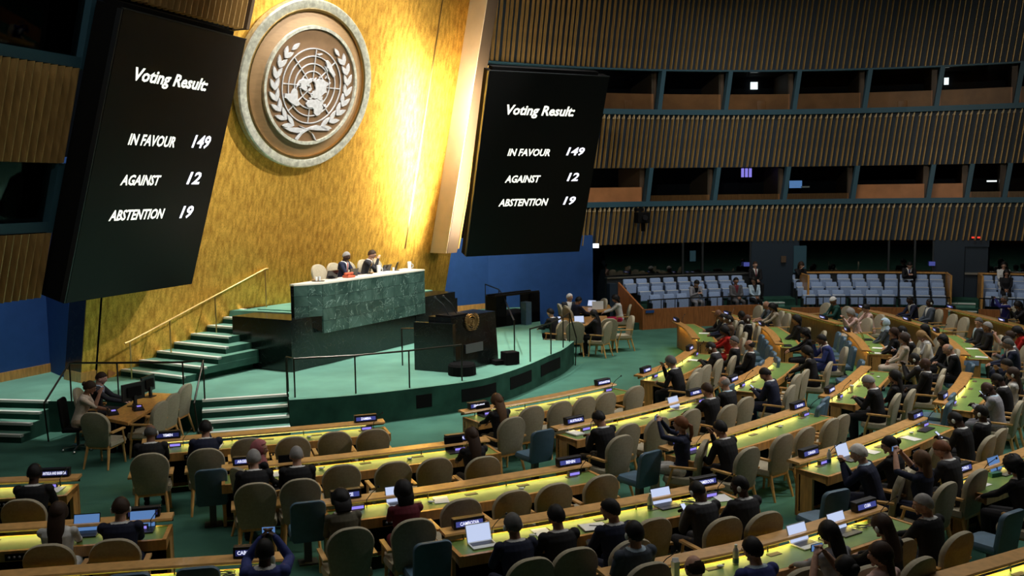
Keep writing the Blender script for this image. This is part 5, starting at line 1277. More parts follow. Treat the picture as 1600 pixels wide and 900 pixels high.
def person(where, u, v, pose, sex, hair, hcol, skin, jac, shirt, tie, label, acc='', legs=None, z0=0., yaw=0., chair='beige', snap=True, short=False, lean_y=0.):
    P = PM[(pose, sex)]; HC = P['HC'] * PSC
    p = at(u, v, HC[2] + z0)[:2]
    if isinstance(where, str):
        D = DESKS[where]; s, off, nn = dnear(D, p); f = -nn
    elif isinstance(where, (int, float)): f = np.array([math.cos(rad(where)), math.sin(rad(where))])
    else: f = unit(np.asarray(where)[:2] - p)
    def place_o(f):
        a = math.atan2(f[1], f[0]) - math.pi / 2; return a, p - np.array([HC[0] * math.cos(a) - HC[1] * math.sin(a), HC[0] * math.sin(a) + HC[1] * math.cos(a)])
    if yaw: c, s_ = math.cos(rad(yaw)), math.sin(rad(yaw)); f = np.array([c * f[0] - s_ * f[1], s_ * f[0] + c * f[1]])
    a, q = place_o(f)
    if isinstance(where, str) and snap:
        s, off, nn = dnear(DESKS[where], q); lim = 1.08
        if off < lim and -.3 < s < DESKS[where]['L'] + .3: q = q + nn * (lim - off)
        elif off > 1.44: q = q - nn * (off - 1.44)
    for _ in range(4):
        for o_ in SPOTS:
            dv = np.asarray(q, float)[:2] - o_[:2]; dd_ = np.linalg.norm(dv)
            if dd_ < .57 and abs(o_[2] - z0) < .2:
                sd_ = np.array([-f[1], f[0]]); g = 1 if dv @ sd_ >= 0 else -1; q = np.asarray(q, float)[:2] + sd_ * g * (.58 - dd_)
    SPOTS.append(np.array([q[0], q[1], z0]))
    t = thing('person', label, 'person', (q[0], q[1], z0), a, 'seated delegates', world=False)
    b = bpy.data.objects.new('body', P['mesh']); COL.objects.link(b); b.parent = t
    sk = flat(SKIN[skin], .55, 'skin'); jc = flat(CLO[jac]); sh = flat(CLO[shirt]); lg = flat(CLO[legs or jac])
    link_mats(b, [sk, jc, sk if short else jc, sh, flat(CLO[tie]) if tie else sh, lg, flat((.012, .011, .011), .4), flat(tuple(c * .72 for c in SKIN[skin]), .5)])
    t.scale = (PSC,) * 3; mw = Matrix.Translation(Vector(P['HC'])) @ Matrix(P['R'].tolist()).to_4x4()
    def child(nm, me, mt=None, loc=(0, 0, 0), par=None):
        o = bpy.data.objects.new(nm, me); COL.objects.link(o); o.parent = t; o.matrix_local = mw @ Matrix.Translation(Vector(loc))
        if mt: link_mats(o, [mt])
        return o
    child('eyes', eye_mesh())
    if hair != 'bald': child({'cap': 'cap', 'hijab': 'headscarf'}.get(hair, 'hair'), hair_mesh(hair), flat(HAIR[hcol] if hcol in HAIR else CLO[hcol], .6, 'hair'))
    if 'h' in acc:
        for sx in (-1, 1): child('earphone', acc_mesh('earphone'), loc=(sx * .097, -.004, -.01))
    if 'g' in acc: child('glasses', acc_mesh('glasses'))
    if 'p' in acc and P['hold'] is not None:
        hx, hy, hz = (q_ * PSC for q_ in P['hold']); c, s_ = math.cos(a), math.sin(a)
        ph = thing('mobile_phone', 'mobile phone in the hands of the ' + ' '.join(label.split()[:9]), 'phone', (q[0] + c * hx - s_ * hy, q[1] + s_ * hx + c * hy, z0 + hz), a, 'phones held by delegates', world=False)
        up = pose == 'photo'
        m = MB().box((0, 0, 0), (.15, .010, .075) if up else (.075, .010, .15), tilt=0 if up else -.9); obj('case', m, M['black'], ph)
        m = MB().box((0, -.006 if up else -.0055 * .6, 0 if up else .0055 * .8), (.14, .002, .066) if up else (.066, .002, .14), tilt=0 if up else -.9); obj('display', m, M['laptop_blue'] if up else M['laptop_on'], ph)
    if chair:
        cp = np.array([q[0] - f[0] * .03, q[1] - f[1] * .03, z0]); CHAIRS.append([where if isinstance(where, str) else 'zz%d' % len(CHAIRS), u, chair, cp, f, label, u])
    return t

def head_px(q, pose, sex, z0):
    d = np.array([q[0], q[1], PM[(pose, sex)]['HC'][2] * PSC + z0]) - EYE; zc = d @ FW; return 800 + F * (d @ RT) / zc, 450 - F * (d @ UP) / zc
T2 = RC
PEOPLE = [
 # --- near desks
 ('A1', 44, 748, 'desk', 'm', 'crop', 'blk', 'd', 'blk', 'white', None, 'bald dark-skinned man in black suit at ANTIGUA AND BARBUDA desk', {}),
 ('A2', 96, 797, 'type', 'f', 'long', 'brn', 'l', 'white', 'white', None, 'woman with long dark hair and white blouse at BELGIUM desk', {}),
 ('A2', 189, 795, 'type', 'm', 'short', 'brn', 'l', 'navy', 'white', None, 'brown-haired man in navy suit with earphones under BELGIUM sign', dict(acc='h')),
 ('A3', 416, 854, 'photo', 'm', 'crop', 'blk', 'd', 'blue', 'white', None, 'man in blue suit raising a phone under CABO VERDE sign', dict(acc='p')),
 ('B1', 233, 684, 'desk', 'm', 'ring', 'dgry', 'm', 'blk', 'white', None, 'balding man with earphones and black suit beside YEMEN sign', dict(acc='h')),
 ('B1', 320, 684, 'chin', 'm', 'short', 'blk', 't', 'navy', 'white', None, 'black-haired man leaning on his hand at YEMEN desk', dict(acc='h')),
 ('B1', 405, 702, 'lapR', 'f', 'hijab', 'rose', 't', 'blk', 'blk', None, 'woman in dusty pink headscarf behind ZAMBIA desk', dict(snap=False, yaw=-60)),
 ('B2', 397, 727, 'chin', 'm', 'short', 'gry', 'l', 'blk', 'white', None, 'grey-haired man in black suit beside ARGENTINA sign', {}),
 ('B2', 466, 720, 'desk', 'm', 'crop', 'gry', 'l', 'blk', 'white', None, 'grey cropped man with tablet, second from ARGENTINA sign', {}),
 ('B2', 741, 684, 'type', 'f', 'long', 'brn', 'l', 'blk', 'blk', None, 'woman with long brown hair at laptop under ARMENIA sign', {}),
 ('B3', 544, 798, 'read', 'f', 'bob', 'blk', 't', 'olive', 'cream', None, 'black-haired woman in beige top looking down at BELIZE sign', dict(acc='p')),
 ('B3', 643, 782, 'type', 'f', 'bob', 'blk', 't', 'burg', 'blk', None, 'black-haired woman typing on lit laptop at BELIZE desk', {}),
 ('B4', 806, 825, 'desk', 'm', 'short', 'dgry', 't', 'navy', 'white', None, 'grey-haired man with white earphones at CAMBODIA desk', dict(acc='h')),
 ('B4', 866, 808, 'desk', 'm', 'short', 'blk', 't', 'blk', 'white', None, 'black-haired man in black suit, second from CAMBODIA sign', {}),
 ('B4', 970, 807, 'deskL', 'm', 'short', 'blk', 't', 'navy', 'white', None, 'man in navy suit beside notepad at the middle of CAMBODIA desk', {}),
 ('B4', 991, 834, 'lap', 'm', 'short', 'blk', 't', 'slate', 'lblue', None, 'man with white earphones sitting back behind CROATIA sign', dict(acc='h', snap=False)),
 ('B4', 1090, 768, 'read', 'm', 'crop', 'blk', 'd', 'char', 'white', None, 'dark-skinned man with earphones and phone under CAMEROON sign', dict(acc='hp')),
 ('B4', 1163, 769, 'deskL', 'm', 'crop', 'blk', 'd', 'char', 'white', None, 'dark-skinned man in grey suit leaning at the end of CAMEROON desk', dict(acc='h')),
 ('B5', 1085, 889, 'desk', 'm', 'ring', 'brn', 'l', 'navy', 'white', None, 'balding man at CROATIA desk seen from behind', {}),
 ('B5', 1176, 860, 'desk', 'm', 'short', 'blk', 'l', 'blue', 'lblue', None, 'dark-haired man in blue suit beside bottle at CROATIA desk', dict(acc='g')),
 ('B5', 1296, 834, 'type', 'f', 'long', 'blk', 't', 'lgrey', 'lgrey', None, 'woman in grey blazer typing on white laptop', {}),
 ('B5', 1379, 823, 'type', 'f', 'long', 'brn', 'l', 'blk', 'blk', None, 'dark-haired woman with white hair clip under CUBA sign', dict(acc='h')),
 ('B5', 1443, 789, 'deskL', 'm', 'crop', 'gry', 't', 'blk', 'white', None, 'grey cropped man in black suit at the end of CUBA desk', {}),
 ('B5', 1376, 868, 'lapL', 'f', 'long', 'brn', 'l', 'pink', 'pink', None, 'long-haired woman behind the woman with white hair clip', dict(snap=False)),
 ('B5', 1322, 890, 'photo', 'f', 'bun', 'blk', 'l', 'blk', 'blk', None, 'woman raising a phone at the bottom edge behind grey blazer', dict(acc='p', snap=False, short=True)),
 # --- C rows
 ('C1', 783, 629, 'type', 'f', 'long', 'lbrn', 'l', 'blk', 'blk', None, 'woman with wavy brown hair at laptop under ZIMBABWE sign', {}),
 ('C2', 948, 658, 'read', 'm', 'short', 'blk', 't', 'blk', 'white', None, 'black-haired man reading beside AUSTRALIA sign', dict(acc='g')),
 ('C2', 1064, 664, 'photo', 'f', 'pony', 'red', 'l', 'navy', 'navy', None, 'red-haired woman with ponytail holding up a phone', dict(acc='p', snap=False, yaw=30, legs='white')),
 ('C2', 1105, 610, 'type', 'm', 'short', 'brn', 'l', 'blk', 'white', None, 'bearded brown-haired man at lit laptop under AUSTRIA sign', {}),
 ('C2', 1120, 597, 'desk', 'm', 'ring', 'gry', 'l', 'blk', 'lblue', None, 'balding man in glasses beside AUSTRIA sign', dict(acc='g')),
 ('C3', 1110, 667, 'chin', 'm', 'short', 'blk', 't', 'blk', 'white', None, 'black-haired man with hand at chin under BHUTAN sign', {}),
 ('C4', 1359, 713, 'clasp', 'm', 'short', 'wht', 'l', 'navy', 'lblue', None, 'white-haired man with clasped hands at CANADA desk', dict(yaw=22)),
 ('C4', 1400, 704, 'deskL', 'f', 'bun', 'blk', 'l', 'blk', 'blk', None, 'dark-haired woman in black beside white-haired man', dict(acc='g')),
 ('C4', 1440, 720, 'photo', 'f', 'long', 'lbrn', 'l', 'navy', 'navy', None, 'woman with long light brown hair taking a phone picture', dict(acc='p', snap=False, short=True)),
 ('C4', 1472, 703, 'read', 'm', 'short', 'red', 'l', 'char', 'white', None, 'reddish-haired man in grey suit looking down', dict(snap=False)),
 ('C4', 1493, 656, 'read', 'm', 'crop', 'blk', 'd', 'blk', 'white', None, 'dark-skinned man with white earphones reading phone at CHAD desk', dict(acc='hgp')),
 ('C4', 1523, 650, 'lap', 'm', 'crop', 'blk', 'd', 'blk', 'white', None, 'dark-skinned man with earphones farther from CHAD sign', dict(acc='hg')),
 ('C5', 1584, 728, 'desk', 'f', 'curly', 'blk', 'l', 'blk', 'white', None, 'woman with curly black hair and glasses at CYPRUS desk', dict(acc='g')),
 # --- D rows
 ('D1', 1048, 566, 'chin', 'm', 'thick', 'dgry', 'l', 'blk', 'white', None, 'grey-haired man in black suit at ALBANIA desk', {}),
 ('D1', 1111, 543, 'read', 'm', 'short', 'blk', 'm', 'char', 'white', None, 'man with earphones in brown suit at ALGERIA desk', dict(acc='h')),
 ('D1', 1147, 534, 'lapL', 'm', 'short', 'dgry', 'l', 'blk', 'pink', 'red', 'grey-haired man with red tie behind ALGERIA desk', dict(snap=False)),
 ('D1', 1171, 540, 'lap', 'm', 'ring', 'blk', 't', 'blk', 'white', None, 'balding man with glasses sitting behind ALGERIA desk', dict(acc='g', snap=False, chair='blue')),
 ('D2', 1196, 585, 'read', 'm', 'short', 'blk', 't', 'navy', 'white', None, 'black-haired man reading his phone at AZERBAIJAN desk', dict(acc='gp')),
 ('D2', 1261, 550, 'desk', 'f', 'bob', 'blk', 't', 'blk', 'white', None, 'woman with black bob in black jacket behind AZERBAIJAN desk', dict(snap=False)),
 ('D3', 1346, 596, 'read', 'm', 'short', 'gry', 'l', 'blk', 'white', None, 'grey-haired man in black suit reading at BOTSWANA desk', {}),
 ('D3', 1393, 593, 'lap', 'f', 'long', 'blk', 't', 'blk', 'blk', None, 'woman with long black hair behind BOTSWANA desk', dict(short=True)),
 ('D3', 1429, 561, 'clasp', 'm', 'crop', 'blk', 'd', 'char', 'white', None, 'dark-skinned man with earphones and raised hands near BRAZIL desk', dict(acc='h', snap=False)),
 ('D3', 1446, 569, 'lap', 'm', 'bald', 'blk', 'd', 'blk', 'white', None, 'bald dark-skinned man in black suit beside raised hands man', dict(snap=False)),
 ('D4', 1537, 607, 'read', 'm', 'bald', 'blk', 'd', 'lgrey', 'lblue', None, 'bald dark-skinned man in light grey suit at CHILE desk', {}),
 ('D4', 1558, 594, 'read', 'm', 'crop', 'blk', 'd', 'blk', 'white', None, 'dark-skinned man in black suit beside light grey suit man', dict(acc='p')),
 ('D4', 1565, 570, 'chin', 'm', 'short', 'blk', 'l', 'blk', 'white', None, 'black-haired man with glasses at the far end of CHILE desk', dict(acc='g')),
 ('D4', 1581, 587, 'lap', 'f', 'long', 'brn', 't', 'white', 'white', None, 'long-haired woman with earphones at CHILE desk', dict(acc='h', snap=False)),
 # --- E rows
 ('E1', 1104, 491, 'desk', 'm', 'bald', 'blk', 'm', 'blk', 'white', None, 'bald man in black suit at ANDORRA sign', {}),
 ('E1', 1123, 497, 'desk', 'm', 'crop', 'blk', 'm', 'navy', 'white', None, 'man with earphones in navy suit at ANDORRA desk', dict(acc='h')),
 ('E1', 1138, 499, 'lap', 'm', 'short', 'blk', 'm', 'brown', 'pat', None, 'man with glasses and earphones in patterned brown shirt', dict(acc='hg', snap=False)),
 ('E1', 1132, 517, 'type', 'f', 'bob', 'blk', 'm', 'red', 'red', None, 'black-haired woman in bright red jacket at ANDORRA desk', {}),
 ('E1', 1167, 498, 'lap', 'm', 'bald', 'blk', 'd', 'blk', 'white', None, 'bald dark-skinned man with earphones in black suit behind ANDORRA desk', dict(acc='h', snap=False)),
 ('E1', 1160, 494, 'lapR', 'm', 'crop', 'blk', 'd', 'char', 'white', None, 'dark-skinned man just behind bald man with earphones', dict(snap=False)),
 ('E2', 1245, 500, 'lap', 'f', 'bob', 'blk', 't', 'blk', 'blk', None, 'woman with short black hair in black at BAHAMAS desk', dict(snap=False)),
 ('E2', 1258, 521, 'type', 'f', 'curly', 'blk', 't', 'blk', 'blk', None, 'woman with curly black hair at laptop at BAHAMAS desk', {}),
 ('E2', 1284, 531, 'chin', 'm', 'short', 'blk', 'm', 'blue', 'white', 'red', 'man in blue suit with red tie and hand at face', dict(snap=False)),
 ('E3', 1375, 517, 'type', 'f', 'long', 'blk', 't', 'white', 'white', None, 'woman in white jacket with earphones at BRAZIL desk', dict(acc='h')),
 ('E3', 1394, 517, 'lap', 'f', 'long', 'brn', 't', 'blk', 'blk', None, 'woman with brown hair in black next to white jacket', dict(snap=False)),
 ('E3', 1383, 505, 'lap', 'f', 'hijab', 'lblue', 't', 'slate', 'slate', None, 'woman in pale blue headscarf behind white jacket woman', dict(snap=False, chair='blue')),
 ('E3', 1402, 527, 'read', 'm', 'short', 'dgry', 'l', 'blk', 'white', None, 'grey-haired man in black suit reading at BRAZIL desk', dict(acc='p')),
 ('E3', 1412, 530, 'lap', 'f', 'bob', 'brn', 'l', 'cream', 'cream', None, 'brown-haired woman in cream beside grey-haired reader', dict(snap=False)),
 ('E3', 1443, 527, 'read', 'f', 'long', 'bln', 'l', 'white', 'white', None, 'blonde woman in white looking down behind BRAZIL desk', dict(snap=False, acc='p')),
 ('E3', 1449, 518, 'lap', 'f', 'long', 'blk', 't', 'blk', 'blk', None, 'black-haired woman just behind the blonde woman', dict(snap=False)),
 ('E3', 1473, 532, 'lapL', 'f', 'curly', 'blk', 'm', 'blk', 'blk', None, 'woman with full black hair beside the blonde woman', dict(snap=False)),
 ('E3', 1481, 546, 'read', 'm', 'ring', 'gry', 'l', 'blk', 'white', None, 'bald man in black suit sitting on a blue chair', dict(snap=False, chair='blue')),
 ('E4', 1529, 504, 'lapL', 'm', 'short', 'dgry', 'l', 'char', 'lblue', None, 'grey man leaning behind the woman at CHINA desk', dict(snap=False)),
 ('E4', 1526, 524, 'photo', 'f', 'bun', 'brn', 't', 'pat', 'pat', None, 'brown-haired woman raising phone at CHINA desk', dict(acc='p', short=True)),
 ('E4', 1543, 511, 'lap', 'm', 'short', 'gry', 'm', 'blk', 'blk', None, 'grey bearded man in black at CHINA desk', dict(snap=False)),
 ('E4', 1561, 530, 'read', 'm', 'short', 'blk', 't', 'grey', 'white', None, 'man in grey suit with glasses at CHINA desk', dict(acc='g')),
 ('E4', 1576, 538, 'desk', 'm', 'short', 'dgry', 't', 'navy', 'white', None, 'grey-haired man in navy suit at the end of CHINA desk', {}),
 ('E4', 1590, 518, 'read', 'f', 'bob', 'blk', 'm', 'red', 'red', None, 'woman in dark red dress behind CHINA desk', dict(snap=False)),
 # --- F rows
 ('F1', 1185, 481, 'desk', 'f', 'bob', 'blk', 'm', 'pat', 'pat', None, 'woman in patterned cream top at BAHRAIN desk', {}),
 ('F1', 1204, 480, 'desk', 'm', 'bald', 'blk', 't', 'slate', 'slate', None, 'bald man in grey-blue shirt at BAHRAIN desk', dict(short=True)),
 ('F2', 1252, 472, 'desk', 'm', 'cap', 'white', 'm', 'dgreen', 'dgreen', None, 'person in white cap and dark green clothes at BULGARIA desk', {}),
 ('F2', 1299, 484, 'desk', 'f', 'bun', 'blk', 'l', 'pink', 'pink', None, 'dark-haired woman with glasses and pink top at BURUNDI sign', dict(acc='g')),
 ('F2', 1329, 489, 'clasp', 'f', 'bob', 'gry', 'l', 'pink', 'pink', None, 'grey-haired woman in pale pink with hands at face', dict(legs='cream')),
 ('F3', 1386, 470, 'desk', 'm', 'crop', 'blk', 'd', 'navy', 'white', None, 'dark-skinned man in navy suit at COLOMBIA desk', {}),
 ('F3', 1410, 474, 'lap', 'm', 'crop', 'blk', 'd', 'slate', 'white', None, 'dark-skinned man with earphones at COLOMBIA desk', dict(acc='h')),
 ('F4', 1542, 469, 'photo', 'm', 'crop', 'dgry', 'm', 'royal', 'white', None, 'man in royal blue suit raising phone at CONGO desk', dict(acc='p')),
 ('F4', 1560, 478, 'clasp', 'f', 'bob', 'blk', 'm', 'blk', 'blk', None, 'woman with earphones in black at CONGO desk', dict(acc='h')),
 ('F4', 1589, 481, 'lap', 'm', 'short', 'blk', 'm', 'blk', 'white', None, 'dark-haired man at the right edge of CONGO desk', {}),
 ('F4', 1599, 490, 'desk', 'm', 'crop', 'blk', 'd', 'royal', 'white', None, 'man in blue cut by the right edge at DENMARK sign', {}),
]
need = {(p[3], p[4]) for p in PEOPLE} | {('desk', 'm'), ('chin', 'm'), ('type', 'm'), ('type', 'f'), ('lap', 'm'), ('lap', 'f'), ('lapL', 'f'), ('lapR', 'm'), ('read', 'm'), ('desk', 'f'), ('chin', 'f'), ('read', 'f')}
for k in sorted(need): build_pose(*k)
finish_poses()
for p in PEOPLE: person(*p[:12], **p[12])
# tribune sitters: seat heights follow the stepped floor
for u, v, r, k, pose, sex, hair, hc, sk, jac, sh, tie, lab, kw in [
 (1090, 446, 2, 2, 'read', 'm', 'short', 'blk', 'l', 'lgrey', 'blk', None, 'man in light grey suit looking at a phone in the front tribune row', dict(acc='p')),
 (1152, 447, 2, 2, 'lap', 'm', 'short', 'blk', 't', 'grey', 'burg', None, 'man in grey suit and dark red shirt in the front tribune row', {}),
 (1180, 447, 2, 2, 'lapR', 'f', 'bob', 'blk', 't', 'lblue', 'blk', None, 'woman in pale blue jacket at the aisle end of the tribune', dict(legs='blk')),
 (1182, 421, 0, 0, 'lap', 'm', 'crop', 'brn', 'l', 'blk', 'white', 'burg', 'man in black suit and dark tie, topmost by the aisle', {}),
 (1254, 427, 0, 0, 'chin', 'f', 'bob', 'brn', 'l', 'blk', 'blk', None, 'dark-haired woman in black with hand at chin in top tribune row', {}),
 (1425, 432, 0, 0, 'read', 'm', 'short', 'blk', 'l', 'blk', 'white', 'blue', 'man in black suit with blue tie alone in the wide tribune', dict(acc='p')),
 (1573, 424, 0, 0, 'lap', 'f', 'long', 'blk', 'l', 'white', 'white', None, 'woman with long dark hair in white in the end tribune', {}),
 (1578, 437, 1, 1, 'lap', 'f', 'bob', 'blk', 't', 'blk', 'blk', None, 'woman in black seated below the woman in white', {}),
]:
    z = Zr[r] 
    hz = PM[(pose, sex)]['HC'][2] * PSC + z
    ph = ringphi(u, Rr_[r] - .05); q = ring(ph, Rr_[r] - .02, hz); uv = None
    # find the picture row that puts the head over that seat
    d = q - EYE; zc = d @ FW; uu, vv = 800 + F * (d @ RT) / zc, 450 - F * (d @ UP) / zc
    person(T2, uu, vv, pose, sex, hair, hc, sk, jac, sh, tie, lab, z0=z, chair=None, **kw)
# presiding officers behind the green marble desk
DZ0 = DESK_TOP - .80
fdir = math.degrees(math.atan2(NP_[1], NP_[0]))
q = pf(float((onplane(542, 430, pf(0, -.95, 0), NP_) - G) @ TP), -.95, 0); person(fdir, *head_px(q, 'desk', 'm', DZ0), 'desk', 'm', 'crop', 'gry', 'd', 'navy', 'white', 'red', 'grey-haired dark-skinned man with red tie presiding at green marble desk', z0=DZ0, yaw=12, chair=None)
q = pf(float((onplane(582, 430, pf(0, -.90, 0), NP_) - G) @ TP), -.90, 0); person(fdir, *head_px(q, 'chin', 'm', DZ0), 'chin', 'm', 'short', 'brn', 'l', 'char', 'white', 'blk', 'brown-haired man with glasses and hand at chin at green marble desk', acc='g', z0=DZ0, yaw=22, chair=None)
# secretariat table by the left steps
SECW = person(8, 140, 606, 'chin', 'f', 'bun', 'brn', 't', 'cream', 'cream', None, 'woman in cream patterned blouse writing at the secretariat table', short=True, chair=None, legs='tan', acc='g')
person(8, 158, 591, 'type', 'm', 'crop', 'brn', 'l', 'char', 'lblue', 'burg', 'balding man in dark suit and blue shirt at secretariat monitors', chair='beige')
# technicians' table at the far end of the platform
for q in [
 (-80, 890, 465, 'lapL', 'm', 'short', 'wht', 'l', 'char', 'white', None, 'white-haired man at the far side table by the blue wall', {}),
 (30, 904, 470, 'type', 'm', 'short', 'blk', 't', 'navy', 'navy', None, 'dark-haired man in navy seen from behind at the far side table', {}),
 (140, 860, 489, 'desk', 'm', 'short', 'blk', 'l', 'blk', 'white', None, 'dark-haired man in black at the low end of the far side table', {}),
 (150, 928, 491, 'type', 'f', 'long', 'blk', 'l', 'blk', 'blk', None, 'woman with long black hair at a lit laptop by the far side table', {}),
 (175, 962, 467, 'type', 'f', 'curly', 'blk', 't', 'white', 'white', None, 'woman in white top and hot pink trousers at the far side table', dict(legs='hot')),
]:
    kw = dict(q[12]); person(*q[:12], chair='beige', **kw)


# ================================================================== TABLES, LAPTOPS, SMALL THINGS
def poly_table(name, label, pts, th=.07, col='oak', legs=True, apron=.0):
    P = [np.asarray(p, float) for p in pts]; c = sum(P) / len(P); t = thing(name, label, 'table', (c[0], c[1], 0)); z = P[0][2]
    obj('tabletop', MB().prism([p[:2] for p in P], z - th, z), M[col], t, bevel=.01)
    for p in P:
        q = p + (c - p) * .22; obj('leg', MB().box((q[0], q[1], (z - th) / 2), (.09, .09, z - th)), M['matte'], t)
    obj('modesty_panel', MB().prism([(p + (c - p) * .35)[:2] for p in P], .02, z - th - .01), M['matte'], t)
    return t
zt = .77
TA_ = [at(160, 652, zt), at(200, 660, zt), at(276, 615, zt), at(231, 613, zt)]
poly_table('secretariat_table', 'long oak secretariat table with monitors between the platform steps', TA_)
TBp = [at(868, 510, .74), at(951, 505, .74), at(948, 493, .74), at(870, 497, .74)]
poly_table('side_table', 'oak side table with lit laptops beside the curved platform end', TBp)
TCp = [at(905, 488, .74), at(957, 484, .74), at(952, 476, .74), at(902, 479, .74)]
poly_table('side_table', 'oak side table nearer the blue wall with a white sheet', TCp)
TDp = [at(806, 509, 1.30), at(850, 517, 1.30), at(862, 508, 1.30), at(818, 500, 1.30)]
def beige(u, v, face, lab, z=0.):
    p = at(u, v, 1.08 + z); f = np.array([math.cos(rad(face)), math.sin(rad(face))]); q = p[:2] + f * .30
    place(CH, (q[0], q[1], z), f, lab, 'beige delegate chairs')
def dais_chair(u, lab, z):
    p = onplane(u, 430, pf(0, -1.45, 0), NP_); q = p[:2] + NP_[:2] * .3; place(CH, (q[0], q[1], z), NP_[:2], lab, 'beige delegate chairs')
beige(146, 645, 80, 'empty beige chair at the near end of the secretariat table')
for i, (u, v) in enumerate(((251, 628), (270, 616), (290, 601))): beige(u, v, 172, 'empty beige chair, %s along the secretariat table from the floor side' % ordw(i))
beige(952, 498, 100, 'empty beige chair seen from behind at the end of the side table')
beige(899, 503, 95, 'empty beige chair between the man and long-haired woman at side table')
beige(987, 494, 190, 'empty beige chair facing the side table from its open end')
beige(885, 478, 20, 'empty beige chair beside the white-haired man')
beige(874, 475, 10, 'empty beige chair nearest the blue wall by the side table')
beige(944, 467, 200, 'empty beige chair at the far corner of the side table')
dais_chair(497, 'cream chair nearest the steps behind the marble desk', DZ0)
dais_chair(521, 'cream chair beside the presiding man at marble desk', DZ0)
dais_chair(543, 'cream chair under the presiding grey-haired man', DZ0)
dais_chair(568, 'cream chair between the two presiding men', DZ0)
dais_chair(585, 'cream chair under the man with hand at chin', DZ0)
struct('floor_dais', MB().prism([pf(s2 + .3, -.6, 0)[:2], pf(s3 + .1, -.6, 0)[:2], pf(s3 + .1, -2.2, 0)[:2], pf(s2 + .1, -2.2, 0)[:2]], UZ, max(UZ + .02, DZ0)), M['stage'])
# office chair
oc = thing('office_chair', 'black mesh office chair on castors by the platform steps', 'chair', SECW.location - Vector((.04, 0, 0)), SECW.rotation_euler[2], world=False)
obj('backrest', back_mb(.44, .46, .58, .05, .08, .5, -.24, .1), M['matte'], oc, True); obj('seat', MB().box((0, 0, .46), (.48, .46, .08)), M['matte'], oc, bevel=.02); obj('column', MB().tube([(0, 0, .08), (0, 0, .43)], .03, 8), M['grey'], oc)
for k in range(5):
    a = 2 * math.pi * k / 5; obj('foot', MB().tube([(0, 0, .1), (.28 * math.cos(a), .28 * math.sin(a), .07)], .018, 6).ell((.28 * math.cos(a), .28 * math.sin(a), .03), (.028,) * 3, 8, 6), M['steel'], oc)
# monitors on the secretariat table
def monitor(p, face, w, h, label, z):
    t = thing('monitor', label, 'monitor', (p[0], p[1], z), rad(face) - math.pi / 2, world=False)
    obj('housing', MB().box((0, 0, .12 + h / 2), (w, .045, h)), M['black'], t, bevel=.008); obj('display', MB().box((0, .0235, .12 + h / 2), (w * .95, .004, h * .92)), M['laptop_on'], t)
    obj('stand', MB().box((0, -.05, .11), (.06, .05, .22)).box((0, -.03, .008), (.24, .18, .016)), M['black'], t); obj('rear_cover', MB().box((0, -.035, .12 + h / 2), (w * .6, .04, h * .55)), M['matte'], t)
monitor(at(209, 634, zt), 150, .55, .36, 'black desktop monitor seen from behind on the secretariat table', zt)
monitor(at(232, 620, zt), 170, .50, .34, 'black desktop monitor turned edge-on farther along the secretariat table', zt)
def hand_unit(p, label, z): 
    t = thing('desk_telephone', label, 'telephone', (p[0], p[1], z), .6, world=False); obj('base', MB().hexa([(-.1, -.1, 0), (.1, -.1, 0), (.1, .1, 0), (-.1, .1, 0)], [(-.1, -.1, .03), (.1, -.1, .03), (.1, .1, .08), (-.1, .1, .08)]), M['black'], t); obj('handset', MB().tube([(-.07, -.09, .08), (-.07, 0, .1), (-.07, .09, .12)], [.022, .014, .022], 8), M['black'], t); obj('display', MB().box((.03, .05, .073), (.08, .05, .006), tilt=.25), M['purple'], t)
hand_unit(at(216, 641, zt), 'black desk telephone among cables below the secretariat monitor', zt)
hand_unit(at(176, 648, zt), 'black telephone with purple display near the table end', zt)
# laptops
def laptop_proto():
    t = thing('laptop', 'x', 'laptop', world=False)
    obj('base', MB().box((0, 0, .009), (.33, .23, .016)), M['greypost'], t, bevel=.003); obj('keyboard', MB().box((0, .03, .0178), (.29, .11, .002)), M['black'], t)
    obj('lid', MB().box((0, .155, .115), (.33, .008, .225), tilt=-.36), M['greypost'], t); obj('screen', MB().box((0, .149, .1155), (.31, .003, .205), tilt=-.36), M['laptop_on'], t); return t
LPR = laptop_proto(); USED['laptop'] = False
def laptop(p, f, scr, lab, z, base='greypost'):
    o = place(LPR, (p[0], p[1], z), f, lab, 'laptops on the desks')
    for c in [q for q in bpy.data.objects if q.parent == o]:
        if c.name.startswith('screen'): c.material_slots[0].link = 'OBJECT'; c.material_slots[0].material = M[scr]
        if c.name.startswith(('base', 'lid')): c.material_slots[0].link = 'OBJECT'; c.material_slots[0].material = M[base]
    return o
def on_desk(key, u, v, z=DZ + .006, lo=.20, hi=.46):
    D = DESKS[key]; p = at(u, v, z); s, off, nn = dnear(D, p); s = min(max(s, .16), D['L'] - .16); off = min(max(off, lo), hi)
    q = D['F'](s, off, z); return q, dat(D, s)[1]
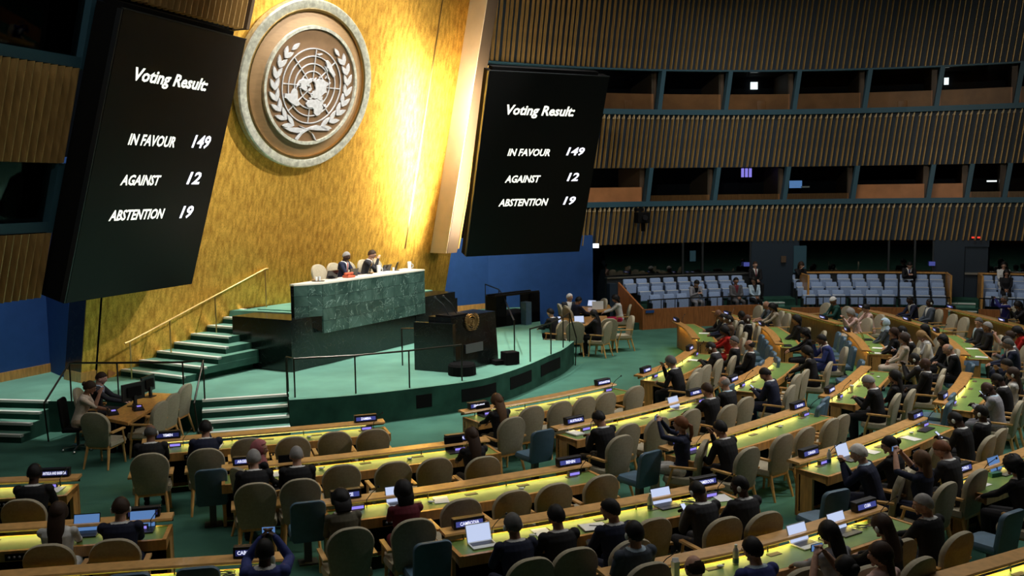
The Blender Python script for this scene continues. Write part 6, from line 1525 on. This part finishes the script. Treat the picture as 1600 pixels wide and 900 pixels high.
for key, u, v, scr, lab, base in [
 ('A2', 138, 826, 'laptop_blue', 'laptop showing a blue vote list before the woman in white blouse', 'black'), ('A2', 220, 830, 'laptop_blue', 'laptop with plain blue screen under the BELGIUM sign', 'black'),
 ('B2', 452, 733, 'laptop_off', 'black tablet computer before the second grey-haired man at ARGENTINA desk', 'black'), ('B2', 715, 706, 'laptop_off', 'dark laptop under the ARMENIA sign', 'black'),
 ('B3', 618, 784, 'laptop_on', 'bright silver laptop at the BELIZE desk', 'steel'), ('B4', 755, 852, 'laptop_on', 'white lit tablet under the CAMBODIA sign', 'whiteplastic'),
 ('B4', 1042, 791, 'laptop_on', 'black laptop with bright page on the CAMEROON desk', 'black'), ('C1', 758, 648, 'laptop_off', 'dark blue laptop under the ZIMBABWE sign', 'black'),
 ('C3', 1072, 704, 'laptop_off', 'black laptop under the BHUTAN sign', 'black'), ('C4', 1328, 718, 'laptop_on', 'laptop with pale blue screen on the CANADA desk', 'greypost'),
 ('C2', 1062, 638, 'laptop_on', 'bright laptop before the bearded man at AUSTRIA desk', 'steel'), ('B5', 1244, 845, 'laptop_on', 'white laptop with a document before the woman in grey blazer', 'whiteplastic'),
 ('B5', 1304, 826, 'laptop_on', 'dark laptop with a document under the CUBA sign', 'greypost'), ('C5', 1556, 736, 'laptop_blue', 'laptop with plain blue screen on the CYPRUS desk', 'greypost'),
 ('E2', 1230, 540, 'laptop_off', 'dark laptop on the BAHAMAS desk', 'black'), ('E3', 1356, 531, 'laptop_off', 'dark laptop on the BRAZIL desk', 'black')]:
    q, nn = on_desk(key, u, v); laptop(q, -nn, scr, lab, q[2], base)
for u, v, scr, lab, fc in ((906, 505, 'laptop_on', 'bright laptop before the long-haired woman at the side table', 95), (876, 506, 'laptop_on', 'bright laptop before the man at the low end of the side table', 130), (938, 482, 'laptop_off', 'dark laptop before the woman in hot pink trousers', 175), (922, 479, 'laptop_on', 'bright laptop before the man in navy at the side table', 60)):
    laptop(at(u, v, .745), (math.cos(rad(fc)), math.sin(rad(fc))), scr, lab, .745, 'greypost')
tag(obj('paper_sheet', MB().box(at(934, 477, .92), (.42, .01, .3), .2), M['white']), 'white sheet standing on the side table near the blue wall', 'paper')
# papers, bottles, cups, ear pieces
def sheet(key, u, v, lab, w=.21, d=.297, n=1):
    q, nn = on_desk(key, u, v, DZ + .007, .24, .42); a = math.atan2(-nn[1], -nn[0]) - math.pi / 2 + random.uniform(-.25, .25)
    tag(obj('paper_sheet', MB().box(q + [0, 0, .003 * n], (w, d, .004 * n), a), M['white']), lab, 'paper', 'papers on the desks')
for key, u, v, lab in [('A1', 85, 765, 'white paper before the man at ANTIGUA AND BARBUDA desk'), ('B1', 338, 697, 'white paper at the YEMEN desk'), ('B2', 428, 741, 'white paper beside the first grey-haired man'), ('B3', 690, 781, 'white paper on the BELIZE desk'),
     ('C2', 898, 678, 'stack of white papers under the AUSTRALIA sign'), ('B4', 847, 832, 'white paper between the two men at CAMBODIA desk'), ('B4', 1130, 778, 'white paper under the CAMEROON sign'), ('C4', 1345, 703, 'white paper behind the laptop on CANADA desk'), ('C4', 1424, 685, 'white card on the CHAD desk'),
     ('C5', 1530, 755, 'white paper under the CYPRUS sign'), ('D1', 1085, 563, 'white paper at the ALGERIA desk'), ('E3', 1372, 544, 'white papers on the BRAZIL desk'), ('E3', 1376, 552, 'second white paper at the end of BRAZIL desk'), ('E4', 1520, 545, 'white paper on the CHINA desk'), ('E4', 1535, 558, 'second white paper at the end of CHINA desk'), ('E1', 1102, 521, 'white paper on the ANDORRA desk')]:
    sheet(key, u, v, lab, n=6 if 'stack' in lab else 1)
nb, nn = on_desk('B4', 928, 824); nbt = thing('notepad', 'black-edged notepad with a pen on the middle of CAMBODIA desk', 'notepad', nb)
obj('cover', MB().box(nb + [0, 0, .006], (.36, .28, .01), .3), M['black'], nbt); obj('page', MB().box(nb + [0, 0, .013], (.33, .25, .005), .3), M['white'], nbt); obj('pen', MB().tube([nb + [-.06, .02, .02], nb + [.07, .0, .02]], .006, 6), M['black'], nbt)
for key, u, v, lab in [('B4', 1003, 792, 'steel bottle on the CAMEROON desk'), ('B5', 1130, 872, 'grey steel bottle on the CROATIA desk'), ('C4', 1288, 722, 'blue-banded water bottle under the CANADA sign'), ('A3', 444, 862, 'white bottle beside the CABO VERDE sign')]:
    q, nn = on_desk(key, u, v, DZ + .004); t = thing('bottle', lab, 'bottle', q)
    fr = (q, (1, 0, 0), (0, 1, 0), (0, 0, 1)); obj('body', MB().lathe([(0, 0), (.035, 0), (.036, .01), (.036, .15), (.028, .18), (.016, .20), (0, .20)], 14, fr=fr), M['bottle'], t, True); obj('cap', MB().lathe([(0, .20), (.018, .20), (.018, .235), (0, .235)], 12, fr=fr), M['whiteplastic'], t); obj('band', MB().lathe([(.0368, .02), (.0372, .02), (.0372, .08), (.0368, .08)], 14, fr=fr), M['blue'] if 'blue' in lab else M['bluefab'], t)
q, nn = on_desk('B5', 1046, 893, DZ + .004); ct = thing('drink_carton', 'white drink carton on the CROATIA desk', 'carton', q); obj('body', MB().box(q + [0, 0, .09], (.07, .07, .18), .4), M['white'], ct); obj('gable', MB().hexa([tuple(q + [a, b, .18]) for a, b in ((-.035, -.035), (.035, -.035), (.035, .035), (-.035, .035))], [tuple(q + [a, b, .22]) for a, b in ((-.035, -.005), (.035, -.005), (.035, .005), (-.035, .005))]), M['white'], ct)
q, nn = on_desk('D3', 1325, 612, DZ + .004); ct = thing('coffee_cup', 'paper coffee cup with lid at the BOTSWANA desk', 'cup', q); fr = (q, (1, 0, 0), (0, 1, 0), (0, 0, 1)); obj('cup', MB().lathe([(0, 0), (.03, 0), (.042, .13), (0, .13)], 16, fr=fr), M['cup'], ct, True); obj('lid', MB().lathe([(0, .13), (.045, .13), (.042, .15), (0, .15)], 16, fr=fr), M['white'], ct)
for key, u, v, lab in [('C3', 1142, 690, 'white ear piece near the BHUTAN sign'), ('C3', 1219, 668, 'white ear piece near the BOLIVIA sign'), ('B5', 1120, 884, 'white ear piece beside the bottle on CROATIA desk'), ('B3', 672, 786, 'white ear piece on the BELIZE desk'), ('B1', 483, 684, 'white ear piece on the ZAMBIA desk'), ('B2', 640, 718, 'ear piece on the ARMENIA desk'), ('D3', 1372, 590, 'white ear piece on the BOTSWANA desk'), ('C4', 1420, 677, 'white ear piece on the CHAD desk'), ('B4', 833, 838, 'grey ear piece on the CAMBODIA desk'), ('B3', 815, 765, 'grey ear piece at the middle of BENIN desk'), ('B2', 503, 733, 'grey ear piece at the middle of ARGENTINA desk')]:
    q, nn = on_desk(key, u, v, DZ + .004); t = thing('ear_piece', lab, 'earphone', q, group='ear pieces on the desks'); obj('shell', MB().ell(q + [0, 0, .018], (.045, .03, .018), 10, 8), M['whiteplastic'], t, True); obj('hook', MB().tube([q + [.03, 0, .02], q + [.05, .02, .035], q + [.03, .04, .02]], .006, 5), M['greypost'], t)
def cable(key, u, v, lab, mt='black'):
    q, nn = on_desk(key, u, v, DZ + .01, .2, .45); rnd = random.Random(u); pts = [q + [rnd.uniform(-.14, .14), rnd.uniform(-.08, .08), rnd.uniform(0, .03)] for _ in range(14)]
    tag(obj('cable', MB().tube(smooth(pts, 4), .005, 5), M[mt]), lab, 'cable')
for q in [('A3', 355, 889, 'tangled black cable on the CABO VERDE desk'), ('B4', 1075, 783, 'tangled black cable beside the laptop on CAMEROON desk'), ('B5', 1275, 835, 'tangled black cable between the two lit laptops'), ('B5', 1335, 820, 'tangled black cable under the CUBA sign')]: cable(*q)
q, nn = on_desk('C4', 1447, 672); tag(obj('keyboard', MB().box(q + [0, 0, .01], (.42, .15, .018), math.atan2(-nn[1], -nn[0]) - math.pi / 2), M['black']), 'black folded keyboard mat under the CHAD sign', 'keyboard')
q, nn = on_desk('C5', 1546, 742); tag(obj('pencil_case', MB().box(q + [0, 0, .03], (.2, .08, .06), .4), M['carpet']), 'green pencil case on the CYPRUS desk', 'case')
q, nn = on_desk('C5', 1524, 762, DZ + .006, .3, .5); tag(obj('tablet', MB().box(q + [0, 0, .008], (.2, .1, .014), .2), M['greypost']), 'grey phone case on the CYPRUS desk', 'case')
# bags on the floor
def bag(u, v, lab, w=.32):
    p = at(u, v); t = thing('backpack', lab, 'bag', p); obj('body', MB().loft([[(p[0] + a * w * s, p[1] + b * .11 * s, p[2] + z) for a, b in ((-.5, -1), (.5, -1), (.5, 1), (-.5, 1))] for s, z in ((.95, 0), (1.05, .12), (1, .30), (.6, .42))]), M['black'], t, True, bevel=.03); obj('pocket', MB().box(p + [0, -.13, .15], (w * .7, .07, .2)), M['matte'], t, bevel=.02); obj('strap', MB().tube([p + [-.08, 0, .41], p + [0, 0, .48], p + [.08, 0, .41]], .012, 6), M['black'], t)
bag(1318, 612, 'black backpack on the floor beside the row of blue chairs')
bag(1366, 536, 'black bag on the floor behind the BRAZIL desk', .3)
bag(1112, 552, 'small black bag by the end of the ANDORRA desk', .28)
bag(1546, 838, 'black and white bag under the CYPRUS desk', .3)
# things on the marble desk
dxx = TP
def on_dais(u, off): 
    p = onplane(u, 430, pf(0, off, 0), NP_); return np.array([p[0], p[1], DESK_TOP])
for i, (u, w, h, yw, lab) in enumerate([(522, .42, .22, 0, 'black screen tilted at the near end of the marble desk'), (555, .34, .2, 0, 'black screen before the presiding man'), (581, .22, .30, .5, 'upright black screen before the man with hand at chin'), (607, .36, .2, 0, 'black screen at the middle of the marble desk'), (623, .3, .24, .5, 'black screen at the far end of the marble desk')]):
    p = on_dais(u, -.28); t = thing('desk_screen', lab, 'screen', p, math.atan2(-NP_[1], -NP_[0]) - math.pi / 2 + yw, world=False)
    obj('panel', MB().box((0, .05, h / 2 + .01), (w, .025, h), tilt=.35), M['black'], t, bevel=.005); obj('display', MB().box((0, .034, h / 2 + .016), (w * .92, .004, h * .88), tilt=.35), M['laptop_off'], t); obj('foot', MB().box((0, .06, .008), (w * .5, .16, .014)), M['black'], t)
p = on_dais(545, -.12); t = thing('gavel_stand', 'red leather gavel stand on the marble desk', 'stand', p)
obj('block', MB().box(p + [0, 0, .035], (.30, .2, .06), math.pi / 2 - THP), M['red'], t, bevel=.01); obj('lid', MB().tube([p + TP * -.16 + [0, 0, .11], p + TP * .16 + [0, 0, .11]], .035, 8), M['red'], t, True); obj('pin', MB().tube([p + [0, 0, .06], p + [0, 0, .1]], .05, 8), M['red'], t)
for u, lab in ((494, 'drinking glass on the tray at the near end of the marble desk'), (499, 'second drinking glass on the tray of the marble desk'), (592, 'glass water jug at the middle of the marble desk'), (640, 'glass water jug at the far end of the marble desk'), (615, 'drinking glass between the screens on the marble desk')):
    p = on_dais(u, -.2); big = 'jug' in lab; r = .06 if big else .035; h = .2 if big else .12; t = thing('water_jug' if big else 'drinking_glass', lab, 'glass', p); fr = (p, (1, 0, 0), (0, 1, 0), (0, 0, 1))
    obj('vessel', MB().lathe([(0, .0), (r * .8, 0), (r, h), (r * .9, h), (r * .7, .012), (0, .012)], 14, fr=fr), M['glasscup'], t, True)
    if big: obj('handle', MB().tube([p + [r, 0, h * .85], p + [r + .05, 0, h * .7], p + [r + .05, 0, h * .4], p + [r * .9, 0, h * .2]], .009, 6), M['glasscup'], t); obj('lid', MB().lathe([(0, h), (r * .95, h), (r * .9, h + .03), (0, h + .03)], 14, fr=fr), M['white'], t)
p = on_dais(497, -.2); tag(obj('tray', MB().lathe([(0, 0), (.16, 0), (.17, .012), (0, .012)], 20, fr=(p - [0, 0, .0], (1, 0, 0), (0, 1, 0), (0, 0, 1))), M['black']), 'round black tray under the drinking glasses', 'tray')
for u, lab in ((603, 'white papers at the middle of the marble desk'), (632, 'white papers at the far end of the marble desk')):
    p = on_dais(u, -.3); tag(obj('paper_sheet', MB().box(p + [0, 0, .012], (.3, .21, .02), math.pi / 2 - THP), M['white']), lab, 'paper')
# booth furniture behind the far windows
def in_booth(u, v, dr, w, h, dep, mt, lab, name, cat):
    r = RR + dr; p = ring(ringphi(u, r), r, ringz(u, v, r)); o = tag(obj(name, MB().box((0, 0, 0), (w, dep, h)), M[mt]), lab, cat); o.location = p; o.rotation_euler = (0, 0, -ringphi(u, r)); return o
for u, lab in ((982, 'tan rounded booth chair behind the upper ledge beside the voting screen'), (1188, 'tan rounded booth chair behind the upper ledge under the lit window'), (1406, 'tan rounded booth chair behind the upper ledge farthest along')):
    r = RR + .28; p = ring(ringphi(u, r), r, ringz(u, 174, r)); o = tag(obj('booth_chair', back_mb(.34, .38, .42, .08, .07, 0, 0, 0), M['tanch'] if 'tanch' in M else M['boothwood'], None, True), lab, 'chair'); o.location = p; o.rotation_euler = (0, 0, -ringphi(u, r))
for k in range(3):
    r = in_booth(1160 + 6 * k, 270, 1.6, .09, .36, .1, 'purple', 'column of purple lights, %s in the control booth rack' % ordw(k), 'rack_lights', 'light')
in_booth(1243, 288, 1.2, .5, .3, .05, 'laptop_blue', 'blue lit screen in the lower control booth', 'booth_screen', 'screen')
in_booth(1258, 292, 1.0, .3, .06, .2, 'white', 'white desk papers in the lower control booth', 'booth_papers', 'paper')
in_booth(1549, 283, .9, .35, .06, .05, 'lit', 'white lit panel in the lower booth near the right edge', 'booth_screen', 'screen')
in_booth(1548, 301, .6, .8, .05, .3, 'lblu' if 'lblu' in M else 'white', 'pale desk in the lower booth near the right edge', 'booth_desk', 'desk')
r = RR - .62; pj = thing('stage_projector', 'black projector hung on the lower slats beside the voting screen', 'projector', ring(ringphi(1003, r), r, ringz(1003, 340, r)), -ringphi(1003, r), world=False)
obj('body', MB().box((0, 0, 0), (.5, .4, .42)), M['matte'], pj, bevel=.03); obj('lens', MB().lathe([(0, 0), (.1, 0), (.1, .12), (0, .12)], 16, fr=((0, -.2, 0), (1, 0, 0), (0, 0, 1), (0, -1, 0))), M['black'], pj); obj('bracket', MB().box((0, .25, .3), (.3, .25, .12)).box((.1, .1, -.35), (.12, .1, .35)), M['matte'], pj)
sp_ = at(931, 384, 2.9); 
wl2 = thing('wall_lamp', 'small white wall lamp under the slats beside the blue wall', 'lamp', aty(931, 384, 36.0)); obj('shade', MB().box(aty(931, 384, 36.0), (.22, .1, .16)), M['lit'], wl2); obj('bracket', MB().box(aty(931, 384, 36.0) + [0, .1, 0], (.06, .12, .06)), M['black'], wl2)

r = RF - .13; o = tag(obj('wall_sign', MB().box((0, 0, 0), (.34, .02, .10)), M['blue']), 'small blue label on the near corner of the tribune front', 'sign'); o.location = ring(ringphi(1016, r), r, .66); o.rotation_euler = (0, 0, -ringphi(1016, r))
D = DESKS['E4']; q = D['F'](D['L'] + .012, .12, .66); nn = dat(D, D['L'])[1]; o = tag(obj('desk_label', MB().box((0, 0, 0), (.34, .015, .12)), M['bluetrib']), 'small blue placard on the end panel of the CHINA desk', 'sign'); o.location = tuple(q); o.rotation_euler = (0, 0, math.atan2(nn[1], nn[0]))
def flush_chairs():
    by = {}; keep = [c for c in CHAIRS if c[5]]
    for c in [c for c in CHAIRS if not c[5]]:
        ok = True
        for k in keep:
            d = np.linalg.norm(c[3] - k[3])
            if d < (.5 if k[5] else .36): ok = False
        if ok: keep.append(c)
        else: print('DROP', c[0], c[2], c[6])
    CHAIRS[:] = keep
    for c in CHAIRS: by.setdefault((c[0], c[2]), []).append(c)
    for (key, kind), L in by.items():
        L.sort(key=lambda c: (c[6], c[1])); ne = 0
        for i, c in enumerate(L):
            nm = DESKS[key]['name'] if key in DESKS and DESKS[key].get('name') else None
            where = 'at the %s desk' % nm if nm and key in DESKS else key
            if kind == 'beige':
                if c[5]: lab = 'beige oak-legged chair holding the %s' % c[5]
                else: ne += 1; lab = 'empty beige chair with oak legs, %s along %s' % (ordw(ne - 1), where)
            else:
                if c[5]: lab = 'blue chair holding the %s' % c[5]
                else: ne += 1; lab = 'empty blue side chair, %s along, behind or beside the %s desk' % (ordw(ne - 1), nm or key)
            lab = ' '.join(lab.split()[:16])
            place(CH if kind == 'beige' else BL, c[3], c[4], lab, 'beige delegate chairs' if kind == 'beige' else 'blue side chairs')
flush_chairs()
flush_text()
